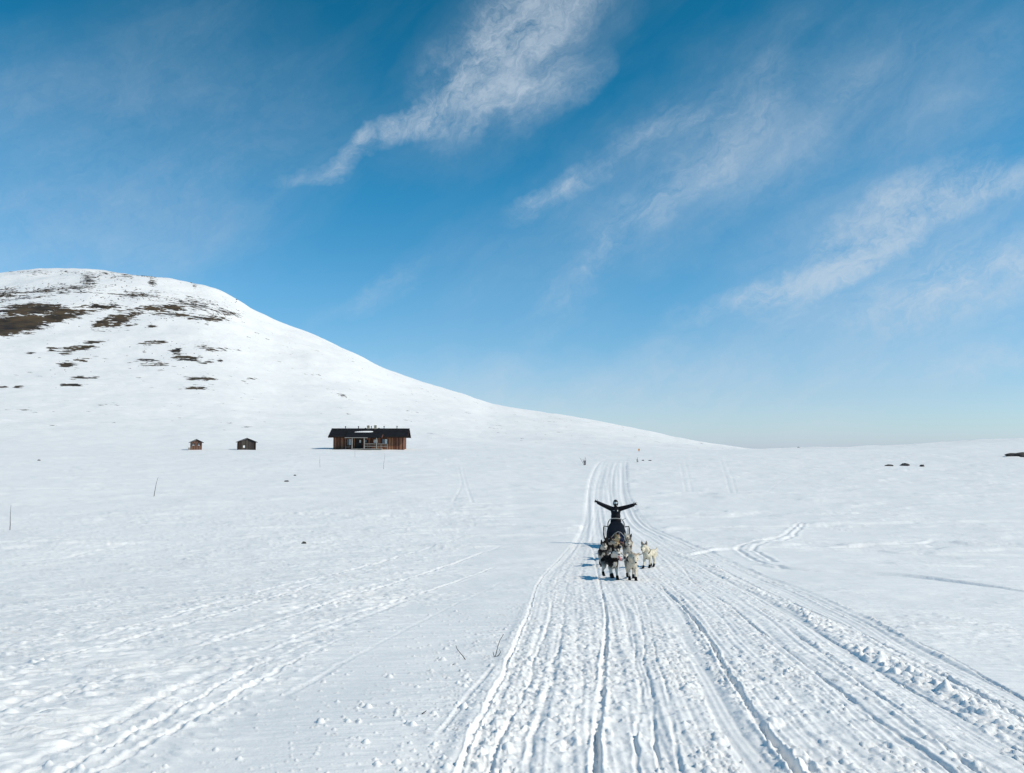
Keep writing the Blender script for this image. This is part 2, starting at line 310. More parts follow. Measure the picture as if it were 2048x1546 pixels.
def height(x, y, detail=True):
    """snow surface height and the trail mask"""
    x = np.asarray(x, float); y = np.asarray(y, float)
    d = np.hypot(x, y); az = np.arctan2(x, y)
    z = base_z(az, d)
    # undulation of the field and hill
    und = fbm(x / 19, y / 26, 3, 3) * 0.10 * sst(6, 40, d)
    und += fbm(x / 60 + 5, y / 80, 3, 11) * 0.55 * sst(90, 220, d) * (1 - .65 * sst(300, 500, d) * (az > 0.1))
    und += fbm(x / 34 + 3, y / 15, 3, 17) * 0.42 * sst(160, 300, d)
    ts = np.interp(az, _AZT, _TS)
    und += fbm(x / 90 + 1.7, y / 90, 4, 23) * 3.2 * sst(260, 560, d) * sst(.05, .16, ts) * (1 - sst(700, 860, d) * .75)
    z = z + und
    if not detail: return z
    xl = line_at(_EL, y); xr = line_at(_ER, y)
    ew = .03 + .0035 * d
    inside = sst(-.25 * ew, ew, x - xl) * sst(0, .07 + ew, xr - x) * (y > 0.5)
    trail = inside * (1 - sst(96, 112, y))
    # ---- wind-carved crust (sastrugi) outside the trail
    wx = x + .5 * pn(x * .7, y * .7, 31); wy = y + .25 * pn(x * .9, y * .9, 33)
    n1 = pn(wx * .95, wy * 3.0, 41); n2 = pn(wx * 2.3, wy * 7.0, 43); n3 = pn(wx * 6.2, wy * 15., 47)
    big = pn(x * .16, y * .20, 51)
    left = sst(-.2, -3.2, x + .12 * y * 0 )                 # crust is strongest on the left
    smooth_zone = np.exp(-((x - xl + 1.05) / .75) ** 2) * sst(16, 9, y) * (x < xl)
    amp = (.34 + .60 * left + .45 * np.clip(big, -.4, .9)) * (1 - .85 * smooth_zone)
    amp = np.clip(amp, .06, 1.2) * (1 - inside)
    plate = sst(.02, .20, n1 * .75 + n2 * .55) * .55 + sst(.08, .30, n2 * .7 + n3 * .5 + .25 * n1) * .45
    f2 = 1 - sst(40, 80, d)
    z = z + plate * .032 * amp * f2 * (.62 + .38 * sst(6, 14, d)) + (n3 * .006 + sst(.15, .40, n3) * .007) * amp * (1 - sst(12, 24, d))
    m1 = pn(wx * .26, wy * .85, 61); m2 = pn(wx * .13, wy * .33, 67)
    z = z + (sst(.0, .30, m1) * .085 + .07 * m2) * sst(14, 40, d) * (1 - sst(110, 170, d)) * (1 - .8 * inside) * (.55 + .45 * np.clip(big * 2, -1, 1))
    l1 = pn(x * .10 + .03 * y, y * .16, 71); l2 = pn(x * .045, y * .05, 73); l3 = pn(x * .30, y * .34, 79)
    z = z + (l1 * .20 + l2 * .30 + l3 * .09) * sst(110, 190, d) * (1 - .5 * sst(500, 800, d))
    # ---- trail: sunken, churned by dogs and belts
    near = sst(38, 16, d)
    z = z - .012 * inside * sst(60, 30, d) - .05 * inside * sst(36, 60, d) * (1 - sst(95, 110, d))
    sel = np.nonzero((inside > .01) & (d < 112))[0]
    if len(sel):
        X = x[sel]; Y = y[sel]; I = inside[sel]; dd = d[sel]
        lane = np.zeros_like(X)
        for tab, w in LANES:
            l = X - line_at(tab, Y)
            lane = np.maximum(lane, np.exp(-(l / w) ** 4) * ((Y > tab[0][0]) & (Y < tab[0][-1])))
        cm = np.clip(.66 + 1.1 * pn(X * .9, Y * .45, 81) + .35 * pn(X * 3.1, Y * .9, 83), .2, 1.0) * (1 - .9 * lane)
        sl_n = (X - xl[sel]) / np.maximum(.5, xr[sel] - xl[sel])
        band = pn(sl_n * 17 + .3 * pn(X * .3, Y * .3, 144), Y * .05, 145)
        cm = cm * np.clip(.75 + 1.3 * band, .12, 1.15)
        cm = cm * np.where(X > line_at(BERM1, Y) - .9, .7, 1.0)
        fA = 1 - sst(24, 44, dd); fB = 1 - sst(16, 30, dd)
        hx = X + .02 * pn(X * 9, Y * 9, 87) + .010 * pn(X * 34, Y * 34, 86); hy = Y + .02 * pn(X * 9, Y * 9, 89) + .010 * pn(X * 34, Y * 34, 88)
        ch = np.maximum(domes(hx, hy, .105, .6 * cm, 1, flat=.50) * fA, domes(hx + 3, hy, .052, .85 * cm, 2, flat=.72) * fB)
        ch = ch + domes(hx, hy + 7, .028, .9 * cm, 3, flat=.7) * (1 - sst(7, 13, dd))
        ch = ch - domes(hx + 11, hy + 3, .115, .45 * cm, 4, flat=.42) * fA
        rip = pn(X * 4.0, Y * 15 + 2 * pn(X * 2, Y * 2, 91), 93) * .013 * np.clip(pn(X * .7, Y * .3, 95) * 2 + .4, 0, 1) * fA
        far_l = (pn(sl_n * 26, Y * .03, 97) * .036 + pn(sl_n * 12, Y * .02, 99) * .03) * sst(26, 42, dd) * (1 - sst(98, 112, dd))
        fine_l = (pn(sl_n * 46 + .5 * pn(X * .8, Y * .25, 146), Y * .09, 147) * .0105 + pn(sl_n * 105, Y * .16, 149) * .008) * (1 - .6 * sst(25, 45, dd))
        z[sel] = z[sel] + I * (fine_l + ch * .95 + rip + fbm(X * 7, Y * 7, 3, 101) * .011 * fA * (1 - .8 * lane) + far_l - lane * .008)
        # chunky berms thrown up beside the ski lanes
        for tab, wid, hh, cell in ((BERM1, .17, .045, .13), (BERM2, .13, .045, .11)):
            l = (X - line_at(tab, Y)) * .82 + .05 * pn(X * 2.5, Y * 2.5, 103)
            wv = wid * (.75 + .5 * pn(Y * .55, 0 * Y, 105))
            m = np.exp(-(l / wv) ** 4) * (Y < tab[0][-1])
            b = hh * (.45 + .25 * pn(X * 4, Y * 4, 107)) + domes(hx, hy, cell, .8, 6, .25, .62, .75) + domes(hx + 5, hy, .06, .8, 7, flat=.8) * fB
            z[sel] = z[sel] + m * b * (1 - .6 * sst(18, 34, dd)) * (.55 + .45 * sst(-.3, .3, pn(Y * .35 + 9, X * .2, 109)))
    # loose clods strewn beside the left edge
    sel = np.nonzero((x < xl + .05) & (x > xl - 2.6) & (d < 14) & (y > 1))[0]
    if len(sel):
        X = x[sel]; Y = y[sel]
        pr = .30 * np.exp(-((xl[sel] - X) / .7)) + .03
        z[sel] = z[sel] + domes(X, Y, .11, pr * .35, 8, .08, .30, 1.0) + domes(X + 4, Y, .055, pr * .9, 9, .12, .40, 1.0) + domes(X + 9, Y, .03, pr * 1.2, 10, .12, .42, 1.0)
        z[sel] = z[sel] + .012 * np.exp(-((X - xl[sel] + .07) / .055) ** 2) * (1 + .6 * pn(X * 5, Y * 5, 111))
    # ---- grooves
    for tab, w, dep, rim, j in _gr:
        y0, y1 = tab[0][0], tab[0][-1]
        sel = np.nonzero((y > y0) & (y < y1))[0]
        if not len(sel): continue
        c = line_at(tab, y[sel]); slope = np.interp(y[sel], tab[0], np.gradient(tab[1], tab[0]))
        l = (x[sel] - c) / np.sqrt(1 + slope * slope)
        k = np.abs(l) < w * 6 + .1
        sel = sel[k]; l = l[k]
        if not len(sel): continue
        X = x[sel]; Y = y[sel]
        l = l + j * pn(Y * 1.1, X * .2, 113) + j * .6 * pn(Y * 5, X * 5, 117)
        ww = w * (1 + .3 * pn(Y * 2.2, X, 119))
        wf = np.maximum(ww, .0011 * d[sel])
        kf = np.sqrt(w / np.maximum(wf, w))
        q = -dep * kf * np.exp(-(l / wf) ** 4) + rim * kf * np.exp(-((np.abs(l) - 1.75 * wf) / (.6 * wf)) ** 2)
        fade = sst(y0, y0 + .03 * (y1 - y0) + .01, Y) * (1 - sst(y1 - .12 * (y1 - y0), y1, Y)) if y0 > 4.5 else (1 - sst(y1 - .12 * (y1 - y0), y1, Y))
        z[sel] = z[sel] + q * fade * (np.clip(.75 + .55 * pn(Y * .8, X * .3, 121) + .45 * pn(Y * 4.1, X * .6, 122), .12, 1.2) if w < .04 and tab[1].mean() > .2 else np.clip(.72 + .5 * pn(Y * .35, X * .15, 121), .15, 1.0)) * (1 - .55 * sst(24, 40, d[sel]) * (Y < 110))
    for tab, w, dep, rim, j in _cr:
        x0, x1 = tab[0][0], tab[0][-1]
        sel = np.nonzero((x > x0) & (x < x1) & (y > 8))[0]
        if not len(sel): continue
        l = y[sel] - line_at(tab, x[sel])
        k = np.abs(l) < 2.5; sel = sel[k]; l = l[k]
        X = x[sel]; l = l + 2 * j * pn(X * .5, 0 * X, 123) + j * pn(X * 2.2, y[sel], 125)
        fade = sst(x0, x0 + .6, X) * (1 - sst(x1 - .6, x1, X))
        wy_ = w * 1.6
        z[sel] = z[sel] + fade * (-dep * np.exp(-((l + wy_ * .7) / wy_) ** 2) + rim * 1.3 * np.exp(-((l - wy_ * .9) / wy_) ** 2)) * (.8 + .4 * pn(X * .9, l, 127))
    for P_ in _zz:
        lo = P_.min(0) - .8; hi = P_.max(0) + .8
        sel = np.nonzero((x > lo[0]) & (x < hi[0]) & (y > lo[1]) & (y < hi[1]))[0]
        if not len(sel): continue
        X = x[sel] + .06 * pn(x[sel] * 1.5, y[sel] * 1.5, 131); Y = y[sel] + .12 * pn(x[sel] * 1.5, y[sel] * 1.5, 133)
        best = np.full(len(sel), 9.0)
        for (ax, ay), (bx, by) in zip(P_[:-1], P_[1:]):
            ux, uy = bx - ax, by - ay
            t = np.clip(((X - ax) * ux + (Y - ay) * uy) / (ux * ux + uy * uy), 0, 1)
            best = np.minimum(best, np.hypot(X - ax - t * ux, (Y - ay - t * uy) * .8))
        z[sel] = z[sel] - .030 * np.exp(-(best / .075) ** 4) + .014 * np.exp(-((best - .17) / .07) ** 2)
    return z, trail
def ground_z(x, y):
    return float(height(np.array([x]), np.array([y]))[0][0])
def on_ground(u, v):
    x, y = ground_px(u, v); return x, y, ground_z(x, y)

# ------------------------------------------------------------------ materials
def nmat(name):
    m = bpy.data.materials.new(name); m.use_nodes = True
    nt = m.node_tree; b = nt.nodes['Principled BSDF']
    return m, nt, b
def simple_mat(name, col, rough=.7, var=.25, scale=8.0, bump=.2, metal=0.0, bscale=None):
    m, nt, b = nmat(name)
    tcn = nt.nodes.new('ShaderNodeTexCoord')
    n = nt.nodes.new('ShaderNodeTexNoise'); n.inputs['Scale'].default_value = scale; n.inputs['Detail'].default_value = 5
    nt.links.new(tcn.outputs['Object'], n.inputs['Vector'])
    r = nt.nodes.new('ShaderNodeValToRGB')
    r.color_ramp.elements[0].position = .3; r.color_ramp.elements[1].position = .7
    r.color_ramp.elements[0].color = tuple(c * (1 - var) for c in col) + (1,)
    r.color_ramp.elements[1].color = tuple(min(1, c * (1 + var)) for c in col) + (1,)
    nt.links.new(n.outputs['Fac'], r.inputs[0]); nt.links.new(r.outputs[0], b.inputs['Base Color'])
    b.inputs['Roughness'].default_value = rough; b.inputs['Metallic'].default_value = metal
    if max(col) < .05 and rough > .6: b.inputs['Specular IOR Level'].default_value = .12
    if bump:
        n2_ = nt.nodes.new('ShaderNodeTexNoise'); n2_.inputs['Scale'].default_value = bscale or scale * 4
        nt.links.new(tcn.outputs['Object'], n2_.inputs['Vector'])
        bp = nt.nodes.new('ShaderNodeBump'); bp.inputs['Strength'].default_value = bump; bp.inputs['Distance'].default_value = .01
        nt.links.new(n2_.outputs['Fac'], bp.inputs['Height']); nt.links.new(bp.outputs[0], b.inputs['Normal'])
    return m
def attr_mat(name, rough=.9, sheen=0.0):
    m, nt, b = nmat(name)
    a = nt.nodes.new('ShaderNodeAttribute'); a.attribute_name = 'Col'
    n = nt.nodes.new('ShaderNodeTexNoise'); n.inputs['Scale'].default_value = 45; n.inputs['Detail'].default_value = 4
    tcn = nt.nodes.new('ShaderNodeTexCoord'); nt.links.new(tcn.outputs['Object'], n.inputs['Vector'])
    mr = nt.nodes.new('ShaderNodeMapRange'); nt.links.new(n.outputs['Fac'], mr.inputs[0]); mr.inputs[3].default_value = .72; mr.inputs[4].default_value = 1.18
    vm_ = nt.nodes.new('ShaderNodeVectorMath'); vm_.operation = 'SCALE'
    nt.links.new(a.outputs['Color'], vm_.inputs[0]); nt.links.new(mr.outputs[0], vm_.inputs['Scale'])
    nt.links.new(vm_.outputs[0], b.inputs['Base Color'])
    b.inputs['Roughness'].default_value = rough
    b.inputs['Sheen Weight'].default_value = sheen; b.inputs['Specular IOR Level'].default_value = .15
    return m

def snow_material(name, with_bare):
    m, nt, b = nmat(name)
    L = nt.links.new
    def N(t, **k):
        n = nt.nodes.new(t)
        for a, q in k.items(): setattr(n, a, q)
        return n
    geo = N('ShaderNodeNewGeometry')
    def noise(scale, detail=4, rough=.55, vec=None, sc3=None):
        n = N('ShaderNodeTexNoise'); n.inputs['Scale'].default_value = scale; n.inputs['Detail'].default_value = detail; n.inputs['Roughness'].default_value = rough
        src = geo.outputs['Position']
        if sc3:
            vm_ = N('ShaderNodeVectorMath', operation='MULTIPLY'); L(src, vm_.inputs[0]); vm_.inputs[1].default_value = sc3; src = vm_.outputs[0]
        L(src, n.inputs['Vector']); return n
    grain = noise(9.0, 3, .7); tint = noise(.35, 2)
    cr = N('ShaderNodeValToRGB'); cr.color_ramp.elements[0].position = .3; cr.color_ramp.elements[1].position = .7
    cr.color_ramp.elements[0].color = (.84, .837, .83, 1); cr.color_ramp.elements[1].color = (.89, .885, .876, 1)
    L(tint.outputs['Fac'], cr.inputs[0])
    col = cr.outputs[0]
    b.inputs['Roughness'].default_value = .62
    b.inputs['Specular IOR Level'].default_value = .2
    b1 = N('ShaderNodeBump'); b1.inputs['Strength'].default_value = .55; b1.inputs['Distance'].default_value = .012
    L(grain.outputs['Fac'], b1.inputs['Height'])
    fine = noise(70.0, 1, .6)
    b2 = N('ShaderNodeBump'); b2.inputs['Strength'].default_value = .45; b2.inputs['Distance'].default_value = .003
    L(fine.outputs['Fac'], b2.inputs['Height']); L(b1.outputs[0], b2.inputs['Normal'])
    streak = noise(1.0, 4, .65, sc3=(.16, .55, .55) if with_bare else (.45, 2.6, 2.6))
    b3 = N('ShaderNodeBump'); b3.inputs['Strength'].default_value = .9; b3.inputs['Distance'].default_value = .60 if with_bare else .09
    pat = N('ShaderNodeMapRange', interpolation_type='SMOOTHSTEP'); L(tint.outputs['Fac'], pat.inputs[0]); pat.inputs[1].default_value = .36; pat.inputs[2].default_value = .62; pat.inputs[3].default_value = .15; pat.inputs[4].default_value = 1.0
    sm_ = N('ShaderNodeMath', operation='MULTIPLY'); L(streak.outputs['Fac'], sm_.inputs[0]); L(pat.outputs[0], sm_.inputs[1])
    L(streak.outputs['Fac'] if with_bare else sm_.outputs[0], b3.inputs['Height']); L(b2.outputs[0], b3.inputs['Normal'])
    L(b3.outputs[0], b.inputs['Normal'])
    if with_bare:
        at = N('ShaderNodeAttribute'); at.attribute_name = 'bare'
        e1 = noise(1.0, 7, .68, sc3=(.075, .13, .42)); e2 = noise(1.0, 5, .6, sc3=(.30, .40, .80))
        s = N('ShaderNodeMath', operation='MULTIPLY_ADD'); L(e1.outputs['Fac'], s.inputs[0]); s.inputs[1].default_value = 2.4; s.inputs[2].default_value = -1.32
        s2 = N('ShaderNodeMath', operation='MULTIPLY_ADD'); L(e2.outputs['Fac'], s2.inputs[0]); s2.inputs[1].default_value = 1.7; L(s.outputs[0], s2.inputs[2])
        s3 = N('ShaderNodeMath', operation='ADD'); L(s2.outputs[0], s3.inputs[0]); L(at.outputs['Fac'], s3.inputs[1])
        mr = N('ShaderNodeMapRange'); L(s3.outputs[0], mr.inputs[0]); mr.inputs[1].default_value = 1.20; mr.inputs[2].default_value = 1.28
        gc = N('ShaderNodeValToRGB'); g1 = noise(.11, 5, .6)
        gc.color_ramp.elements[0].position = .35; gc.color_ramp.elements[1].position = .68
        gc.color_ramp.elements[0].color = (.026, .019, .013, 1); gc.color_ramp.elements[1].color = (.105, .070, .034, 1)
        L(g1.outputs['Fac'], gc.inputs[0])
        mx = N('ShaderNodeMix', data_type='RGBA'); L(mr.outputs[0], mx.inputs['Factor']); L(col, mx.inputs['A']); L(gc.outputs[0], mx.inputs['B'])
        col = mx.outputs['Result']
    L(col, b.inputs['Base Color'])
    return m
M_SNOW = snow_material('wind_packed_snow', False)
M_HILL = snow_material('snow_with_bare_heath', True)

# ------------------------------------------------------------------ terrain mesh: one polar sheet, cut into field, trail and hill
def build_terrain():
    step = math.radians(.083)
    half = math.radians(37.0)
    a = list(np.arange(-half, half + 1e-9, step))
    def grow(sgn):
        out = []; q = half; s = step
        while q < math.pi:
            s = min(s * 1.16, math.radians(6)); q += s; out.append(sgn * q)
        out[-1] = sgn * math.pi
        return out
    az = np.array(sorted(grow(-1) + a + grow(1)))
    rows = [.35, .8, 1.3, 1.9, 2.5, 3.0, 3.35]; d = 3.5
    while d < 9000:
        rows.append(d)
        if d < 20: s = .0031 * d
        elif d < 150: s = .0031 * d * (d / 20) ** .62
        elif d < 950: s = .0108 * d
        else: s = .12 * d
        d += s
    rows = np.array(rows)
    nA, nR = len(az), len(rows)
    AZ, DD = np.meshgrid(az, rows)
    X = (np.sin(AZ) * DD).ravel(); Y = (np.cos(AZ) * DD).ravel()
    Z, TR = height(X, Y)
    # bare patches on the hill, laid out where the photo shows them
    azf = AZ.ravel(); df = DD.ravel()
    T = Z / df
    c = np.cos(azf)
    # back to photo pixels only to place the patches; the mask is stored on the ground itself
    fy = c * math.cos(PITCH) + T * math.sin(PITCH); fz = -c * math.sin(PITCH) + T * math.cos(PITCH)
    U = 1024 + FPX * np.sin(azf) / np.maximum(fy, .05); V = 773 - FPX * fz / np.maximum(fy, .05)
    bare = np.zeros_like(U)
    for (u, v, ru, rv, rot, w) in PATCH:
        k = np.nonzero((np.abs(U - u) < ru * 2.2) & (np.abs(V - v) < (rv + ru * .3) * 2.2 + 6) & (df > 170))[0]
        cr, sr = math.cos(math.radians(rot)), math.sin(math.radians(rot))
        du = U[k] - u; dv = V[k] - v
        p = (du * cr - dv * sr) / (ru * 1.1); q = (du * sr + dv * cr) / (rv * (1.25 if rv > 8 else 1.0))
        bare[k] = np.maximum(bare[k], w * 1.08 * np.exp(-(p * p + q * q) ** 1.2 * .7))
    verts = np.stack([X, Y, Z], 1)
    i = np.arange(nR - 1)[:, None] * nA; j = np.arange(nA - 1)[None, :]
    q0 = (i + j).ravel()
    quads = np.stack([q0, q0 + nA, q0 + nA + 1, q0 + 1], 1)[:, ::-1]
    fc_d = df[q0]; fc_a = azf[q0]
    tr = (TR[quads].mean(1) > .5)
    tsq = np.interp(fc_a, _AZT, _TS)
    hill = (fc_d > 205) & (fc_a < math.radians(18.6)) & (fc_a > -2.2) & ~tr
    out = []
    for name, mask, mat, lab in (('snow_field', ~tr & ~hill, M_SNOW, None), ('sled_trail', tr, M_SNOW, None), ('hill', hill, M_HILL, None)):
        qs = quads[mask]
        used = np.unique(qs); remap = np.full(len(verts), -1, np.int64); remap[used] = np.arange(len(used))
        me = bpy.data.meshes.new(name)
        me.vertices.add(len(used)); me.vertices.foreach_set('co', verts[used].astype(np.float32).ravel())
        me.loops.add(len(qs) * 4); me.loops.foreach_set('vertex_index', remap[qs].astype(np.int32).ravel())
        me.polygons.add(len(qs)); me.polygons.foreach_set('loop_start', (np.arange(len(qs)) * 4).astype(np.int32))
        me.update(calc_edges=True)
        me.polygons.foreach_set('use_smooth', np.ones(len(qs), bool))
        at = me.attributes.new('bare', 'FLOAT', 'POINT'); at.data.foreach_set('value', bare[used].astype(np.float32))
        me.materials.append(mat)
        o = bpy.data.objects.new(name, me); COL.objects.link(o); o['kind'] = 'structure'
        out.append(o)
    print('terrain', nA, nR, nA * nR)
    # small disc closing the sheet under the camera
    return out
PATCH = [
 (63, 618, 60, 10, 3, .95), (25, 650, 70, 15, 10, 1.15), (110, 634, 46, 9, 12, .90), (153, 622, 40, 9, 3, .70), (200, 613, 40, 6, 0, .74), (232, 641, 34, 11, 14, .78), (268, 627, 26, 7, 18, .72),
 (205, 646, 24, 7, 14, .9), (262, 652, 12, 3, 5, .85), (300, 616, 50, 5, 2, .8), (345, 615, 34, 6, 0, .78), (350, 628, 50, 7, -6, .62), (426, 637, 26, 7, -3, .75), (388, 639, 14, 2.5, -10, .85), (300, 653, 10, 2.5, 0, .85), (412, 651, 5, 2, 0, .8),
 (156, 698, 30, 6, 8, .92), (190, 684, 26, 3, 5, .8), (130, 709, 12, 4, 0, .85), (108, 700, 14, 4, 0, .7), (136, 728, 18, 4, 3, .9), (166, 718, 12, 2.5, 5, .8), (60, 708, 8, 3, 10, .7),
 (312, 685, 28, 4, 3, .8), (353, 701, 11, 5, 0, .9), (288, 705, 6, 3.5, 0, .75), (375, 716, 28, 7, -3, .8), (430, 699, 34, 3.5, -4, .82), (410, 724, 18, 3, 4, .8), (309, 730, 26, 3.5, 0, .85), (285, 721, 26, 3, 3, .68), (440, 722, 6, 3, 0, .8),
 (153, 755, 15, 3, 0, .8), (185, 755, 12, 2, 0, .75), (140, 770, 18, 3, 0, .92), (6, 774, 12, 2, 0, .8), (36, 774, 12, 2, 0, .75), (111, 774, 4, 2, 0, .75),
 (397, 758, 30, 3, -1, .92), (391, 777, 22, 3, 1, .92), (508, 757, 12, 2, 0, .75), (487, 762, 6, 1.5, 0, .7), (680, 792, 16, 2.2, -4, .66),
 (100, 583, 90, 8, 3, .50), (150, 575, 50, 6, 0, .52), (20, 590, 60, 10, 0, .52), (280, 590, 60, 8, -5, .50), (390, 610, 50, 10, -8, .54), (450, 625, 34, 6, -12, .56),
 (178, 560, 14, 14, 0, .58), (305, 566, 8, 8, 0, .62), (390, 572, 5, 4, 0, .66), (240, 549, 70, 6, -3, .40), (90, 545, 70, 4, 0, .36),
]
TERRAIN = build_terrain()
# ------------------------------------------------------------------ helpers for things and parts
def thing(name, label, cat, loc=(0, 0, 0), rot=(0, 0, 0), group=None, scale=1.0):
    o = bpy.data.objects.new(name, None); COL.objects.link(o)
    o.empty_display_size = .2
    o.location = loc; o.rotation_euler = rot; o.scale = (scale,) * 3
    tag(o, label, cat, group)
    return o
def tag(o, label, cat, group=None):
    o['label'] = label; o['category'] = cat
    if group: o['group'] = group
    return o
def link_mesh(name, me, mat=None, parent=None, smooth=False):
    if mat: me.materials.append(mat)
    if smooth: me.polygons.foreach_set('use_smooth', np.ones(len(me.polygons), bool))
    o = bpy.data.objects.new(name, me); COL.objects.link(o)
    if parent: o.parent = parent
    return o
class MB:
    def __init__(s): s.bm = bmesh.new()
    def box(s, c, d, rot=None, bev=0.0):
        r = bmesh.ops.create_cube(s.bm, size=1.0)['verts']
        M = Matrix.Translation(Vector(c)) @ (Euler(rot).to_matrix().to_4x4() if rot else Matrix.Identity(4)) @ Matrix.Diagonal((d[0], d[1], d[2], 1))
        bmesh.ops.transform(s.bm, matrix=M, verts=r)
        if bev:
            ed = list({e for v in r for e in v.link_edges})
            bmesh.ops.bevel(s.bm, geom=ed, offset=bev, segments=1, affect='EDGES')
        return s
    def ell(s, c, r, rot=None, sub=2):
        q = bmesh.ops.create_icosphere(s.bm, subdivisions=sub, radius=1.0)['verts']
        M = Matrix.Translation(Vector(c)) @ (Euler(rot).to_matrix().to_4x4() if rot else Matrix.Identity(4)) @ Matrix.Diagonal((r[0], r[1], r[2], 1))
        bmesh.ops.transform(s.bm, matrix=M, verts=q); return s
    def tube(s, pts, rad, n=8, cap=True, flat=None, closed=False):
        pts = [Vector(p) for p in pts]
        if not hasattr(rad, '__len__'): rad = [rad] * len(pts)
        rings = []; prev = None
        for i, p in enumerate(pts):
            if closed: t = pts[(i + 1) % len(pts)] - pts[i - 1]
            else: t = pts[min(i + 1, len(pts) - 1)] - pts[max(i - 1, 0)]
            t.normalize()
            if prev is None:
                a = Vector((0, 0, 1)) if abs(t.z) < .9 else Vector((1, 0, 0))
                u = t.cross(a).normalized()
            else:
                u = (prev - t * prev.dot(t)).normalized()
            prev = u; w = t.cross(u)
            fx, fz = flat or (1, 1)
            rings.append([s.bm.verts.new(p + (u * math.cos(k * 2 * math.pi / n) * fx + w * math.sin(k * 2 * math.pi / n) * fz) * rad[i]) for k in range(n)])
        m = len(rings)
        for i in range(m if closed else m - 1):
            a, b = rings[i], rings[(i + 1) % m]
            for k in range(n): s.bm.faces.new((a[k], a[(k + 1) % n], b[(k + 1) % n], b[k]))
        if cap and not closed:
            s.bm.faces.new(rings[0][::-1]); s.bm.faces.new(rings[-1])
        return s
    def cap(s, a, b, ra, rb, n=12):
        """tapered capsule"""
        s.tube([a, b], [ra, rb], n)
        s.ell(a, (ra, ra, ra)); s.ell(b, (rb, rb, rb)); return s
    def chain(s, pts, n=12):
        """pts: (x, y, z, r)"""
        for p, q in zip(pts[:-1], pts[1:]): s.cap(p[:3], q[:3], p[3], q[3], n)
        return s
    def poly(s, vs, fs):
        v = [s.bm.verts.new(p) for p in vs]
        for f in fs: s.bm.faces.new([v[i] for i in f])
        return s
    def prism(s, outline, y0, y1):
        """outline in x, z extruded along y"""
        a = [s.bm.verts.new((x, y0, z)) for x, z in outline]; b = [s.bm.verts.new((x, y1, z)) for x, z in outline]
        n = len(a)
        s.bm.faces.new(a); s.bm.faces.new(b[::-1])
        for k in range(n): s.bm.faces.new((a[k], b[k], b[(k + 1) % n], a[(k + 1) % n]))
        return s
    def mesh(s, name):
        bmesh.ops.recalc_face_normals(s.bm, faces=s.bm.faces)
        me = bpy.data.meshes.new(name); s.bm.to_mesh(me); s.bm.free(); return me
    def build(s, name, mat, parent=None, smooth=False):
        return link_mesh(name, s.mesh(name), mat, parent, smooth)
def remeshed(mb, name, voxel, it=5, fac=.5):
    me = mb.mesh(name + '_src')
    o = bpy.data.objects.new('tmp', me); COL.objects.link(o)
    r = o.modifiers.new('r', 'REMESH'); r.mode = 'VOXEL'; r.voxel_size = voxel
    if it:
        k = o.modifiers.new('s', 'SMOOTH'); k.iterations = it; k.factor = fac
    dg = bpy.context.evaluated_depsgraph_get()
    out = bpy.data.meshes.new_from_object(o.evaluated_get(dg), depsgraph=dg)
    out.name = name
    bpy.data.objects.remove(o); bpy.data.meshes.remove(me)
    return out
def coords(me):
    a = np.empty(len(me.vertices) * 3); me.vertices.foreach_get('co', a); return a.reshape(-1, 3)
def set_col(me, rgb):
    at = me.color_attributes.new('Col', 'FLOAT_COLOR', 'POINT')
    c = np.ones((len(me.vertices), 4), np.float32); c[:, :3] = rgb
    at.data.foreach_set('color', c.ravel())

M_FUR = attr_mat('dog_fur', .95, 0.0)
M_BODY = attr_mat('clothed_body', .8)
M_BLACK = simple_mat('black_webbing', (.012, .012, .013), .75, .3, 30)
M_BOOT = simple_mat('black_bootie_cloth', (.010, .010, .011), .85, .3, 30)
M_NOSE = simple_mat('dog_nose', (.010, .009, .009), .35, .2, 60)
M_EYE = simple_mat('dog_eye', (.02, .014, .010), .15, .2, 60, 0)
M_TONGUE = simple_mat('tongue', (.46, .14, .14), .45, .2, 40)
M_MOUTH = simple_mat('mouth_inside', (.05, .015, .014), .5, .2, 40)

